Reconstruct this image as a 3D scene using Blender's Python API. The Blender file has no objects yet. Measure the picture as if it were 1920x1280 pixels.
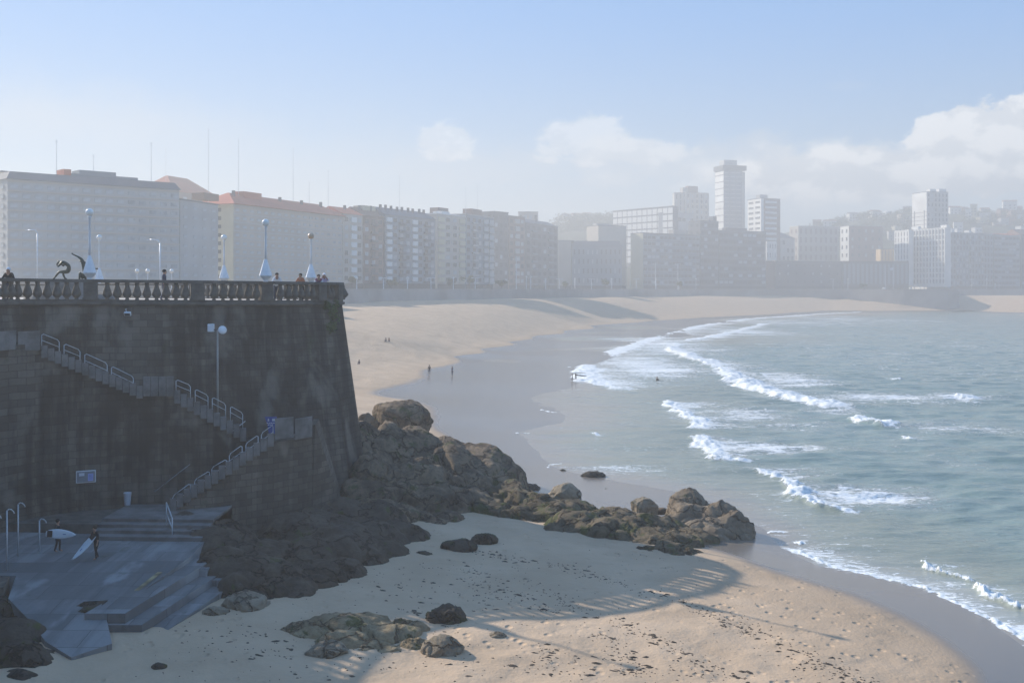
import bpy, bmesh, math, random
import numpy as np
from mathutils import Vector, Matrix, noise
random.seed(7); rng = np.random.default_rng(7)
SC = bpy.context.scene; COL = SC.collection
R = math.radians
# ------------------------------------------------------------ camera (eye at the origin, looking along +Y)
F, CX, YH = 2050.0, 960.0, 542.0
cam = bpy.data.cameras.new('camera'); camo = bpy.data.objects.new('camera', cam); COL.objects.link(camo)
camo.rotation_euler = (R(90), 0, 0); cam.sensor_width = 36; cam.lens = 36*F/1920; cam.shift_y = -(640-YH)/1920
cam.clip_start = .5; cam.clip_end = 9000; SC.camera = camo
# ------------------------------------------------------------ light
TO_SUN = Vector((-0.80, 0.60, math.tan(R(27.4)))).normalized()
SKY_STRENGTH, SUN_STRENGTH, EXPOSURE, HAZE = 0.067, 5.0, 0.62, 0.00100
SC.view_settings.view_transform = 'Standard'; SC.view_settings.look = 'None'
SC.view_settings.exposure = EXPOSURE; SC.view_settings.gamma = 1
sun = bpy.data.lights.new('sun', 'SUN'); sun.energy = SUN_STRENGTH; sun.angle = R(.5); sun.color = (1, .91, .79)
suno = bpy.data.objects.new('sun', sun); COL.objects.link(suno)
suno.rotation_euler = (-TO_SUN).to_track_quat('-Z', 'Y').to_euler()

class NT:
    """tiny node builder"""
    def __init__(s, tree): s.t = tree; s.n = tree.nodes; s.l = tree.links
    def node(s, typ, **kw):
        n = s.n.new(typ)
        for k, v in kw.items(): setattr(n, k, v)
        return n
    def put(s, sock, v):
        if hasattr(v, 'is_output') or isinstance(v, bpy.types.NodeSocket): s.l.new(v, sock)
        else:
            try: sock.default_value = v
            except Exception: sock.default_value = (*v, 1)
    def math(s, op, a, b=0.0, c=None, clamp=False):
        n = s.node('ShaderNodeMath', operation=op); n.use_clamp = clamp
        s.put(n.inputs[0], a); s.put(n.inputs[1], b)
        if c is not None: s.put(n.inputs[2], c)
        return n.outputs[0]
    def mix(s, f, a, b, mode='MIX'):
        n = s.node('ShaderNodeMix', data_type='RGBA', blend_type=mode)
        s.put(n.inputs[0], f); s.put(n.inputs[6], a); s.put(n.inputs[7], b); return n.outputs[2]
    def step(s, v, a, b, lo=0.0, hi=1.0):
        n = s.node('ShaderNodeMapRange', interpolation_type='SMOOTHSTEP')
        s.put(n.inputs[0], v); s.put(n.inputs[1], a); s.put(n.inputs[2], b); s.put(n.inputs[3], lo); s.put(n.inputs[4], hi)
        return n.outputs[0]
    def noise(s, vec, scale, detail=4, rough=.55, dist=0.0, typ=None):
        n = s.node('ShaderNodeTexNoise'); s.put(n.inputs['Scale'], scale); s.put(n.inputs['Detail'], detail)
        s.put(n.inputs['Roughness'], rough); s.put(n.inputs['Distortion'], dist)
        if typ: n.noise_type = typ
        if vec is not None: s.l.new(vec, n.inputs['Vector'])
        return n.outputs['Fac']
    def mapping(s, vec, scale=(1,1,1), rot=(0,0,0), loc=(0,0,0)):
        n = s.node('ShaderNodeMapping'); s.l.new(vec, n.inputs[0])
        n.inputs[1].default_value = loc; n.inputs[2].default_value = rot; n.inputs[3].default_value = scale
        return n.outputs[0]

w = bpy.data.worlds.new('World'); SC.world = w; w.use_nodes = True
T = NT(w.node_tree); T.n.clear()
sky = T.node('ShaderNodeTexSky', sky_type='NISHITA'); sky.sun_disc = False
sky.sun_elevation = R(27.4); sky.sun_rotation = math.atan2(TO_SUN.x, TO_SUN.y); sky.altitude = 0
sky.air_density = 1.0; sky.dust_density = .0; sky.ozone_density = 1.0
tc = T.node('ShaderNodeTexCoord').outputs['Generated']
sep = T.node('ShaderNodeSeparateXYZ'); T.l.new(tc, sep.inputs[0])
az = T.math('ARCTAN2', sep.outputs[0], sep.outputs[1]); el = T.math('ARCSINE', sep.outputs[2])
cb = T.node('ShaderNodeCombineXYZ'); T.l.new(az, cb.inputs[0]); T.l.new(T.math('MULTIPLY', el, 1.5), cb.inputs[1])
n1 = T.noise(cb.outputs[0], 16, 7, .6, .15); n2 = T.noise(cb.outputs[0], 5, 5, .6)
def cloud(px, py, a, b, k, n, soft=.5, lo=0.0, hi=1.0):
    u0 = math.atan((px-CX)/F); t0 = math.atan((YH-py)/F)
    du = T.math('DIVIDE', T.math('SUBTRACT', az, u0), a/F); dv = T.math('DIVIDE', T.math('SUBTRACT', el, t0), b/F)
    r2 = T.math('ADD', T.math('MULTIPLY', du, du), T.math('MULTIPLY', dv, dv))
    v = T.math('ADD', T.math('SUBTRACT', 1.0, T.math('SQRT', r2)), T.math('MULTIPLY', T.math('SUBTRACT', n, .5), k))
    return T.step(v, 0.0, soft, lo, hi)
cms = [cloud(1870, 300, 190, 92, 1.6, n1, .14, 0, .9), cloud(1660, 335, 380, 66, 1.5, n1, .4, 0, .85), cloud(1810, 262, 110, 42, 1.8, n1, .15, 0, .85),
       cloud(1090, 262, 95, 55, 2.1, n1, .28, 0, .5), cloud(1225, 285, 100, 32, 2.0, n1, .4, 0, .5), cloud(842, 266, 62, 40, 2.2, n1, .3, 0, .48), cloud(1400, 330, 300, 40, 2.2, n1, .6, 0, .4)]
wisp = [cloud(150, 250, 620, 100, 2.6, n2, 1.2, 0, .6), cloud(760, 320, 560, 110, 2.4, n2, 1.3, 0, .35), cloud(1450, 370, 900, 110, 2.2, n2, 1.2, 0, .5),
        cloud(1300, 310, 420, 60, 2.4, n1, .6, 0, .6), cloud(900, 318, 420, 60, 2.3, n1, .8, 0, .45),
        cloud(1590, 178, 60, 12, 1.6, n1, .8, 0, .12)]
def union(ms):
    c = ms[0]
    for m in ms[1:]: c = T.math('MAXIMUM', c, m)
    return c
hs = T.node('ShaderNodeHueSaturation'); hs.inputs['Saturation'].default_value = 1.25; hs.inputs['Value'].default_value = 1.0
T.l.new(sky.outputs[0], hs.inputs['Color'])
sh = T.node('ShaderNodeVectorMath', operation='ADD'); T.l.new(cb.outputs[0], sh.inputs[0]); sh.inputs[1].default_value = (-.012, .022, 0)
n1b = T.noise(sh.outputs[0], 16, 7, .6, .15)
lit = T.step(T.math('SUBTRACT', n1, n1b), -.05, .09); low = T.step(el, .055, .135)
grey = T.mix(T.math('MULTIPLY', T.math('ADD', T.math('MULTIPLY', lit, .55), T.math('MULTIPLY', low, .6), clamp=True), 1.0), (4.6, 5.4, 6.4, 1), (10.8, 10.9, 11.0, 1))
own = T.mix(T.step(el, .02, .27), (4.6, 6.4, 8.4, 1), (1.7, 4.7, 10.2, 1)); base_sky = T.mix(.72, hs.outputs[0], own)
c = T.mix(union(wisp), base_sky, (6.0, 6.9, 8.0)); c = T.mix(union(cms), c, grey)
bg = T.node('ShaderNodeBackground'); T.l.new(c, bg.inputs[0]); bg.inputs[1].default_value = SKY_STRENGTH
wo = T.node('ShaderNodeOutputWorld'); T.l.new(bg.outputs[0], wo.inputs[0])

# ------------------------------------------------------------ helpers
def P(px, py, d): return Vector(((px-CX)/F*d, d, (YH-py)/F*d))
def G(px, py, z):
    d = F*(-z)/(py-YH); return P(px, py, d)
def tag(o, label=None, cat=None, group=None, kind=None):
    if label: o['label'] = label
    if cat: o['category'] = cat
    if group: o['group'] = group
    if kind: o['kind'] = kind
    return o
def empty(name, loc=(0,0,0), rz=0, label=None, cat=None, group=None):
    o = bpy.data.objects.new(name, None); COL.objects.link(o); o.location = loc; o.rotation_euler = (0,0,rz)
    o.empty_display_size = .2
    return tag(o, label, cat, group)
def link_mesh(name, me, mats, parent=None, smooth=False):
    if not isinstance(mats, (list, tuple)): mats = [mats]
    if not me.materials:
        for m in mats: me.materials.append(m)
    if smooth:
        me.polygons.foreach_set('use_smooth', [True]*len(me.polygons))
    o = bpy.data.objects.new(name, me); COL.objects.link(o)
    if parent: o.parent = parent
    return o
class MB:
    """collects shapes, builds ONE mesh object"""
    def __init__(s): s.bm = bmesh.new()
    def box(s, c, size, rz=0, rot=None, bev=0):
        m = Matrix.Translation(c) @ (rot.to_4x4() if rot else Matrix.Rotation(rz, 4, 'Z')) @ Matrix.Diagonal((*size, 1))
        r = bmesh.ops.create_cube(s.bm, size=1, matrix=m)
        if bev:
            es = list({e for v in r['verts'] for e in v.link_edges})
            bmesh.ops.bevel(s.bm, geom=es, offset=bev, segments=1, affect='EDGES')
        return s
    def tube(s, a, b, r1, r2=None, seg=8, caps=True):
        a, b = Vector(a), Vector(b); d = b-a; r2 = r1 if r2 is None else r2
        m = Matrix.Translation((a+b)/2) @ d.to_track_quat('Z', 'Y').to_matrix().to_4x4()
        bmesh.ops.create_cone(s.bm, cap_ends=caps, segments=seg, radius1=r1, radius2=r2, depth=d.length, matrix=m); return s
    def path(s, pts, r, seg=8):
        for a, b in zip(pts[:-1], pts[1:]): s.tube(a, b, r, seg=seg)
        for p in pts[1:-1]: s.ball(p, r*1.02, seg, 6)
        return s
    def ball(s, c, r, u=16, v=10, scale=(1,1,1)):
        bmesh.ops.create_uvsphere(s.bm, u_segments=u, v_segments=v, radius=r, matrix=Matrix.Translation(c) @ Matrix.Diagonal((*scale, 1))); return s
    def lathe(s, prof, c=(0,0,0), seg=12):
        c = Vector(c); rings = []
        for r, z in prof:
            rings.append([s.bm.verts.new(c+Vector((r*math.cos(2*math.pi*i/seg), r*math.sin(2*math.pi*i/seg), z))) for i in range(seg)])
        for a, b in zip(rings[:-1], rings[1:]):
            for i in range(seg): s.bm.faces.new((a[i], a[(i+1)%seg], b[(i+1)%seg], b[i]))
        s.bm.faces.new(rings[0][::-1]); s.bm.faces.new(rings[-1]); return s
    def prism(s, poly, z0, z1):
        """poly: list of (x,y); z0/z1 numbers or per-vertex lists"""
        n = len(poly); f = lambda z, i: z[i] if isinstance(z, (list, tuple)) else z
        lo = [s.bm.verts.new((x, y, f(z0, i))) for i, (x, y) in enumerate(poly)]
        hi = [s.bm.verts.new((x, y, f(z1, i))) for i, (x, y) in enumerate(poly)]
        s.bm.faces.new(lo[::-1]); s.bm.faces.new(hi)
        for i in range(n): s.bm.faces.new((lo[i], lo[(i+1)%n], hi[(i+1)%n], hi[i]))
        return s
    def hexa(s, pts):
        """8 corner points: bottom 4 (ccw) then top 4"""
        v = [s.bm.verts.new(p) for p in pts]
        for f in ((3,2,1,0),(4,5,6,7),(0,1,5,4),(1,2,6,5),(2,3,7,6),(3,0,4,7)): s.bm.faces.new([v[i] for i in f])
        return s
    def mesh(s, name='mesh'):
        bmesh.ops.recalc_face_normals(s.bm, faces=s.bm.faces)
        me = bpy.data.meshes.new(name); s.bm.to_mesh(me); s.bm.free(); return me
    def build(s, name, mat, parent=None, smooth=False):
        return link_mesh(name, s.mesh(name), mat, parent, smooth)
def copy_tree(o, parent=None):
    c = o.copy(); COL.objects.link(c)
    if parent: c.parent = parent
    for ch in [x for x in o.children]: copy_tree(ch, c)
    return c

# ------------------------------------------------------------ materials
def mat(name, col, rough=.8, var=.18, scale=1.0, metal=0, bump=0, bscale=None, spec=.4, coords='Object'):
    m = bpy.data.materials.new(name); m.use_nodes = True; t = NT(m.node_tree)
    b = t.n['Principled BSDF']; b.inputs['Roughness'].default_value = rough; b.inputs['Metallic'].default_value = metal
    b.inputs['Specular IOR Level'].default_value = spec
    v = t.node('ShaderNodeTexCoord').outputs[coords]
    f = t.noise(v, scale, 5, .6)
    lo = tuple(x*(1-var) for x in col); hi = tuple(min(1, x*(1+var)) for x in col)
    t.l.new(t.mix(t.step(f, .3, .7), (*lo, 1), (*hi, 1)), b.inputs['Base Color'])
    if bump:
        bn = t.node('ShaderNodeBump'); bn.inputs['Strength'].default_value = .6; bn.inputs['Distance'].default_value = bump
        t.l.new(t.noise(v, bscale or scale*4, 5, .6), bn.inputs['Height']); t.l.new(bn.outputs[0], b.inputs['Normal'])
    return m
M = {}
M['glass'] = mat('window_glass', (.05,.06,.07), .15, .3, .3, spec=.6)
M['glass_light'] = mat('shutter_and_hazed_window', (.35,.37,.38), .5, .3, .3)  # shutter tone; also paints haze into the left blocks' windows by lowering contrast
M['metal_white'] = mat('white_painted_metal', (.70,.72,.75), .35, .08, 2)
M['globe'] = mat('lamp_globe', (.78,.77,.74), .25, .05, 2)
M['globe_amber'] = mat('amber_lamp_globe', (.55,.40,.28), .3, .05, 2)
M['steel'] = mat('steel_rail', (.50,.52,.54), .35, .1, 3, metal=.3)
M['bronze'] = mat('dark_bronze', (.035,.05,.04), .45, .3, 3, metal=.4)
M['concrete'] = mat('concrete', (.33,.32,.30), .9, .2, .6, bump=.01)
M['asphalt'] = mat('asphalt', (.06,.06,.062), .9, .2, .3)
M['paving'] = mat('promenade_paving', (.42,.38,.33), .85, .15, .25)
M['dark_metal'] = mat('dark_metal', (.03,.03,.03), .5, .1, 3)
M['leaf'] = mat('foliage', (.06,.085,.03), .8, .5, .5)
M['trunk'] = mat('bark', (.10,.08,.06), .9, .3, 2)

def masonry(name, base, dark, scale=1.0, bw=.9, bh=.42, stain=1.0, drips=True):
    """coursed stone on metre UVs, with weather stains"""
    m = bpy.data.materials.new(name); m.use_nodes = True; t = NT(m.node_tree)
    b = t.n['Principled BSDF']; b.inputs['Roughness'].default_value = .92; b.inputs['Specular IOR Level'].default_value = .2
    uv = t.node('ShaderNodeTexCoord').outputs['UV']
    wb = t.node('ShaderNodeVectorMath', operation='ADD'); t.l.new(uv, wb.inputs[0])
    nz = t.node('ShaderNodeTexNoise'); nz.inputs['Scale'].default_value = .9; t.l.new(uv, nz.inputs['Vector'])
    sc = t.node('ShaderNodeVectorMath', operation='SCALE'); t.l.new(nz.outputs['Color'], sc.inputs[0]); sc.inputs['Scale'].default_value = .14
    t.l.new(sc.outputs[0], wb.inputs[1])
    br = t.node('ShaderNodeTexBrick'); t.l.new(wb.outputs[0], br.inputs['Vector']); br.inputs['Scale'].default_value = 1
    br.inputs['Brick Width'].default_value = bw; br.inputs['Row Height'].default_value = bh; br.inputs['Mortar Size'].default_value = .018
    br.inputs['Mortar Smooth'].default_value = .4
    br.inputs['Color1'].default_value = (*[x*1.32 for x in base], 1); br.inputs['Color2'].default_value = (*[x*.70 for x in base], 1)
    br.inputs['Mortar'].default_value = (*[x*.5 for x in base], 1); br.inputs['Bias'].default_value = -.1
    big = t.noise(t.mapping(uv, (.22, .12, 1)), 1.0, 7, .65, .6)
    ver = t.noise(t.mapping(uv, (1.3, .10, 1)), 1.0, 5, .6, .3)
    st = t.step(t.math('ADD', t.math('MULTIPLY', big, .6), t.math('MULTIPLY', ver, .4)), .40, .56)
    c = t.mix(t.math('MULTIPLY', st, stain*.85), br.outputs['Color'], (*dark, 1))
    pale = t.noise(t.mapping(uv, (.33, .2, 1), loc=(7, 3, 0)), 1.0, 4, .5, .3)
    c = t.mix(t.step(pale, .58, .68, 0, .6), c, (*[min(1, x*1.9) for x in base], 1))
    moss = t.noise(t.mapping(uv, (.5, .3, 1), loc=(3, 9, 0)), 1.0, 6, .7)
    c = t.mix(t.step(moss, .60, .72, 0, .55), c, (.05, .06, .03, 1))
    if drips:
        dr = t.noise(t.mapping(uv, (5.5, .45, 1)), 1.0, 3, .6)
        c = t.mix(t.step(dr, .76, .80, 0, .5), c, (.5, .5, .48, 1))
    t.l.new(c, b.inputs['Base Color'])
    bn = t.node('ShaderNodeBump'); bn.inputs['Strength'].default_value = .8; bn.inputs['Distance'].default_value = .05
    h = t.math('ADD', t.math('MULTIPLY', br.outputs['Fac'], -.7), t.noise(uv, 3.0, 6, .7))
    t.l.new(h, bn.inputs['Height']); t.l.new(bn.outputs[0], b.inputs['Normal'])
    return m
M['wall'] = masonry('stained_sea_wall_stone', (.118,.104,.088), (.028,.026,.024))
M['wall_low'] = masonry('rough_wall_stone', (.135,.118,.098), (.04,.036,.03), bw=.7, bh=.4, stain=.6)
M['stone'] = mat('cut_stone', (.2,.19,.18), .9, .35, .8, bump=.02)
M['stone_dark'] = mat('weathered_coping_stone', (.11,.10,.088), .9, .35, 1.2, bump=.02)

def rock_mat(name, a, b_, moss=0.0, sc=1.0):
    m = bpy.data.materials.new(name); m.use_nodes = True; t = NT(m.node_tree)
    b = t.n['Principled BSDF']; b.inputs['Roughness'].default_value = .9; b.inputs['Specular IOR Level'].default_value = .25
    v = t.node('ShaderNodeNewGeometry').outputs['Position']
    f1 = t.noise(v, .55*sc, 8, .68, .4); f2 = t.noise(v, 3.2*sc, 8, .75)
    c = t.mix(t.step(f1, .35, .65), (*a, 1), (*b_, 1)); c = t.mix(t.step(f2, .42, .72, 0, .55), c, (*[x*.45 for x in a], 1))
    vo = t.node('ShaderNodeTexVoronoi', feature='DISTANCE_TO_EDGE'); vo.inputs['Scale'].default_value = .38*sc
    wv = t.node('ShaderNodeVectorMath', operation='ADD'); t.l.new(t.mapping(v, (1, 1, 1.9), (.3, .4, .5)), wv.inputs[0])
    nz = t.node('ShaderNodeTexNoise'); nz.inputs['Scale'].default_value = .9; nz.inputs['Detail'].default_value = 5; t.l.new(v, nz.inputs['Vector'])
    s_ = t.node('ShaderNodeVectorMath', operation='SCALE'); t.l.new(nz.outputs['Color'], s_.inputs[0]); s_.inputs['Scale'].default_value = 3.0
    t.l.new(s_.outputs[0], wv.inputs[1]); t.l.new(wv.outputs[0], vo.inputs['Vector'])
    crack = t.step(vo.outputs['Distance'], 0.0, .05)
    c = t.mix(t.math('MULTIPLY', t.math('SUBTRACT', 1.0, crack), .65), c, (*[x*.22 for x in a], 1))
    if moss:
        mo = t.noise(v, .8, 7, .7); c = t.mix(t.step(mo, .62-moss*.25, .72-moss*.25, 0, .85), c, (.07, .085, .025, 1))
    t.l.new(c, b.inputs['Base Color'])
    bn = t.node('ShaderNodeBump'); bn.inputs['Strength'].default_value = 1; bn.inputs['Distance'].default_value = .34
    h = t.math('ADD', t.math('MULTIPLY', crack, .5), t.math('ADD', t.math('MULTIPLY', f2, .55), t.math('MULTIPLY', t.noise(v, 11*sc, 5, .7), .18)))
    t.l.new(h, bn.inputs['Height']); t.l.new(bn.outputs[0], b.inputs['Normal'])
    return m
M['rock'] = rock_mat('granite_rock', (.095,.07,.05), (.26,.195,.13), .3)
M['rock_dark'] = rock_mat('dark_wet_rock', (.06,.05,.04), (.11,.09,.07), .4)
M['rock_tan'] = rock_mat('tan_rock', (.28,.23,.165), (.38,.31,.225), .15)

# ------------------------------------------------------------ ground heights (thin plate through surveyed points)
CP = [G(*a) for a in [
 (1020,642,-16.55),(1060,660,-16.72),(1000,668,-16.65),(1075,680,-16.88),(1150,626,-16.62),(1200,618,-16.7),(1240,610,-16.7),(1330,601,-16.75),(1040,720,-16.88),(1010,790,-16.9),
 (1850,592,-18.5),(700,1250,-15.6),(300,1240,-15.3),(60,1260,-15.2),(450,1140,-15.3),(700,1100,-15.4),(900,1000,-15.4),(900,1200,-15.6),(1100,1250,-15.75),(1100,1100,-15.7),(1240,1150,-15.8),
 (1340,1045,-16.1),(1400,1072,-16.12),(1500,1110,-16.12),(1600,1153,-16.12),(1680,1200,-16.12),(1740,1240,-16.12),(1765,1280,-16.12),(1760,1400,-16.12),
 (1440,995,-17),(1468,1028,-17),(1530,1058,-17),(1600,1075,-17),(1740,1108,-17),(1860,1168,-17),(1925,1215,-17),(2000,1300,-17),(2050,1500,-17),
 (1600,960,-18.2),(1900,1060,-18.5),(2200,1200,-19),(2600,1500,-20),(1500,880,-18.6),(1900,880,-20),(1300,860,-17.8),(1500,700,-20),(1800,650,-20),(2300,700,-21),(3200,800,-22),
 (1350,930,-17.15),(1200,900,-17.15),(1050,880,-16.98),(985,870,-16.8),(900,800,-16.8),(1100,1000,-16.0),(900,930,-16.0),(1250,990,-16.6),
 (780,752,-16.35),
 (1300,660,-18),(1150,740,-17.3),(1300,720,-18),(1500,620,-19),(1700,600,-19),
 (900,720,-16.7),(1000,700,-16.85),(1050,770,-17.0),(950,770,-16.85),(1100,640,-16.75),(1300,604,-16.75),
 (660,735,-16.1),
 (2300,590,-19)]]
CP += [Vector(a) for a in [(-58,440,-5.4),(-65,400,-5.5),(-20,540,-5.3),(35,650,-5.3),(90,760,-5.3),(150,850,-5.4),(240,900,-6),(270,884,-6.0),(303,857,-6.6),(322,845,-10.5),(340,834,-17.4),(420,1000,-5.5),(480,1030,-5.4),(600,1080,-5.5),(800,1120,-6),(1500,1250,-8),
       (850,1030,-17.5),(1500,1050,-19),(0,8,-15.4),(30,10,-17),(-25,20,-15.2),(60,10,-19),(150,10,-22),(500,20,-22),(-60,250,-7),(-60,160,-10),(-30,140,-14),(-14,100,-14.8),(-18,66,-15.2),(-25,62,-15.2)]]
for px in range(1835, 2300, 60): CP += [G(px, 578.5, -16.8), G(px, 568, -12.5), G(px, 556.5, -6.6)]
BW = [(793,712),(800,693),(850,668),(960,637),(1100,611),(1250,599),(1400,590.5),(1500,584),(1600,580.5),(1700,578),(1760,578.3)]
BK = [(650,573),(900,567),(1050,562.5),(1250,557.5),(1400,555.6),(1500,555.3),(1600,556.2),(1700,557.5),(1735,560),(1772,576)]
BZ = [(650,-5.7),(1400,-5.7),(1500,-5.8),(1600,-6.2),(1700,-6.7),(1735,-8.0),(1772,-16)]
SE = [(1085,692),(1130,667),(1200,641),(1300,613),(1400,598),(1520,590.5),(1640,586),(1780,581)]
L_ = lambda T_, x: float(np.interp(x, [t_[0] for t_ in T_], [t_[1] for t_ in T_]))
for px in list(range(800, 1100, 50))+list(range(1100, 1761, 60)):
    a_, b_ = G(px, L_(BW, px), -16.35), G(px, L_(BK, px), L_(BZ, px))
    for q in (0, .3, .65, 1): CP.append(a_.lerp(b_, q))
for px in range(1085, 1781, 58): CP.append(G(px, L_(SE, px), -16.97))
for px in (660, 700, 740):
    a_, b_ = Vector((-.13*165, 165, -16.2)), G(px, L_(BK, px), -5.7)
    for q in (.4, .7, 1): CP.append(Vector((a_.lerp(b_, q).y*(px-CX)/F, a_.lerp(b_, q).y, a_.lerp(b_, q).z)))
cpa = np.array([tuple(v) for v in CP])
def uvw(x, y):
    yy = np.maximum(y, 25.0); return x/(yy+12), np.log(yy)*.9
cu, cv = uvw(cpa[:,0], cpa[:,1]); N = len(cpa)
def tps(r2): return np.where(r2 > 1e-12, r2*np.log(np.maximum(r2, 1e-12)), 0)
K = tps((cu[:,None]-cu[None])**2 + (cv[:,None]-cv[None])**2) + np.eye(N)*1e-4
A = np.zeros((N+3, N+3)); A[:N,:N] = K; A[:N,N] = 1; A[:N,N+1] = cu; A[:N,N+2] = cv; A[N:,:N] = A[:N,N:].T
wts = np.linalg.solve(A, np.concatenate([cpa[:,2], [0,0,0]]))
def ground_z(x, y):
    x = np.atleast_1d(np.asarray(x, float)); y = np.atleast_1d(np.asarray(y, float)); u, v = uvw(x, y); out = np.empty(len(x))
    for i in range(0, len(x), 20000):
        a, b = u[i:i+20000], v[i:i+20000]
        out[i:i+20000] = tps((a[:,None]-cu)**2 + (b[:,None]-cv)**2) @ wts[:N] + wts[N] + wts[N+1]*a + wts[N+2]*b
    return np.clip(out, -23, -5.0)
def gz(x, y): return float(ground_z(x, y)[0])

def vnoise(x, y, seed=0):
    """smooth value noise, numpy"""
    xi = np.floor(x).astype(np.int64); yi = np.floor(y).astype(np.int64); fx = x-xi; fy = y-yi
    fx = fx*fx*(3-2*fx); fy = fy*fy*(3-2*fy)
    def h(a, b):
        n = (a*374761393 + b*668265263 + seed*974711) & 0x7fffffff
        n = ((n ^ (n >> 13))*1274126177) & 0x7fffffff
        return ((n ^ (n >> 16)) & 0xffff)/65535.0
    return (h(xi,yi)*(1-fx)+h(xi+1,yi)*fx)*(1-fy) + (h(xi,yi+1)*(1-fx)+h(xi+1,yi+1)*fx)*fy - .5
def grid_mesh(name, X, Y, Z, keep=None):
    nr, nc = X.shape; co = np.stack([X, Y, Z], -1).reshape(-1, 3).astype(np.float32)
    i = np.arange(nr*nc).reshape(nr, nc)
    q = np.stack([i[:-1,:-1], i[:-1,1:], i[1:,1:], i[1:,:-1]], -1).reshape(-1, 4)
    if keep is not None: q = q[keep.reshape(-1)]
    me = bpy.data.meshes.new(name); me.vertices.add(len(co)); me.vertices.foreach_set('co', co.ravel())
    me.loops.add(len(q)*4); me.loops.foreach_set('vertex_index', q.ravel().astype(np.int32))
    me.polygons.add(len(q)); me.polygons.foreach_set('loop_start', np.arange(0, len(q)*4, 4, dtype=np.int32))
    me.polygons.foreach_set('loop_total', np.full(len(q), 4, np.int32)); me.update(calc_edges=True)
    me.polygons.foreach_set('use_smooth', np.ones(len(q), bool)); return me
def attr(me, name, vals):
    a = me.attributes.new(name, 'FLOAT', 'POINT'); a.data.foreach_set('value', np.asarray(vals, np.float32).ravel())

# beach sand: one sheet, finer near the viewer
rows = np.concatenate([[6, 12, 18], F*16/np.arange(1500-YH, 24, -3.0)]); rows = np.append(rows, [1450, 1700])
cols = np.concatenate([np.arange(-2.2, -.5, .03), np.arange(-.5, .6, .0025), np.arange(.6, 2.6, .03)])
U, Y = np.meshgrid(cols, rows); X = U*(Y+12)
Z = ground_z(X.ravel(), Y.ravel()).reshape(X.shape)
dry = np.clip((Z+16.1)/.3, 0, 1)
Z += dry*(vnoise(X/2.2, Y/2.2, 1)*.16 + vnoise(X/.7, Y/.7, 2)*.06 + vnoise(X/9, Y/9, 3)*.25)*np.clip(1-(Y-300)/600, .4, 1)
X = np.clip(X, -890, 1480); me = grid_mesh('sand', X, Y, Z)
m = bpy.data.materials.new('beach_sand'); m.use_nodes = True; t = NT(m.node_tree); b = t.n['Principled BSDF']
pos = t.node('ShaderNodeNewGeometry').outputs['Position']; s3 = t.node('ShaderNodeSeparateXYZ'); t.l.new(pos, s3.inputs[0])
hz = t.math('ADD', s3.outputs[2], t.math('MULTIPLY', t.math('SUBTRACT', t.noise(pos, .12, 4), .5), .12))
wet = t.step(hz, -16.22, -16.42); damp = t.step(hz, -15.75, -16.2, 0, .35)
nA = t.noise(pos, .25, 6, .6); nB = t.noise(pos, 2.5, 5, .7)
dryc = t.mix(t.step(nA, .3, .7), (.44,.315,.205,1), (.52,.38,.255,1)); dryc = t.mix(t.step(nB, .55, .8, 0, .22), dryc, (.29,.21,.14,1))
cc = t.mix(damp, dryc, (.31,.22,.14,1)); cc = t.mix(wet, cc, (.19,.16,.13,1)); t.l.new(cc, b.inputs['Base Color'])
t.l.new(t.math('SUBTRACT', .95, t.math('MULTIPLY', wet, .72)), b.inputs['Roughness'])
b.inputs['Specular IOR Level'].default_value = .5
bn = t.node('ShaderNodeBump'); t.l.new(t.math('SUBTRACT', 1.0, t.math('MULTIPLY', wet, .97)), bn.inputs['Strength']); bn.inputs['Distance'].default_value = .09
vf = t.node('ShaderNodeTexVoronoi', feature='SMOOTH_F1'); vf.inputs['Scale'].default_value = 1.5; vf.inputs['Smoothness'].default_value = .3; t.l.new(t.mapping(pos, (1, .75, 1), (0, 0, .5)), vf.inputs['Vector'])
trod = t.step(t.noise(pos, .16, 3), .40, .58)
nB = t.math('ADD', t.math('MULTIPLY', nB, .45), t.math('MULTIPLY', trod, t.step(vf.outputs['Distance'], .05, .32)))
t.l.new(t.math('ADD', nB, t.math('MULTIPLY', t.noise(pos, 6, 3), .4)), bn.inputs['Height']); t.l.new(bn.outputs[0], b.inputs['Normal'])
tag(link_mesh('beach_sand', me, m), kind='structure')

# ------------------------------------------------------------ sea
def seg_dist(X, Y, pts):
    """distance, and signed side, to a polyline"""
    best = np.full(X.shape, 1e9); side = np.zeros(X.shape); along = np.zeros(X.shape); L = 0
    tot = sum((Vector(b[:2])-Vector(a[:2])).length for a, b in zip(pts[:-1], pts[1:]))
    for a, b_ in zip(pts[:-1], pts[1:]):
        dx, dy = b_[0]-a[0], b_[1]-a[1]; l2 = dx*dx+dy*dy
        tt = np.clip(((X-a[0])*dx+(Y-a[1])*dy)/l2, 0, 1); qx, qy = X-(a[0]+tt*dx), Y-(a[1]+tt*dy)
        d = np.hypot(qx, qy); s = np.sign(dx*qy-dy*qx); u = d < best
        best = np.where(u, d, best); side = np.where(u, s, side); along = np.where(u, (L+tt*math.sqrt(l2))/tot, along); L += math.sqrt(l2)
    return best, side, along
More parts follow.
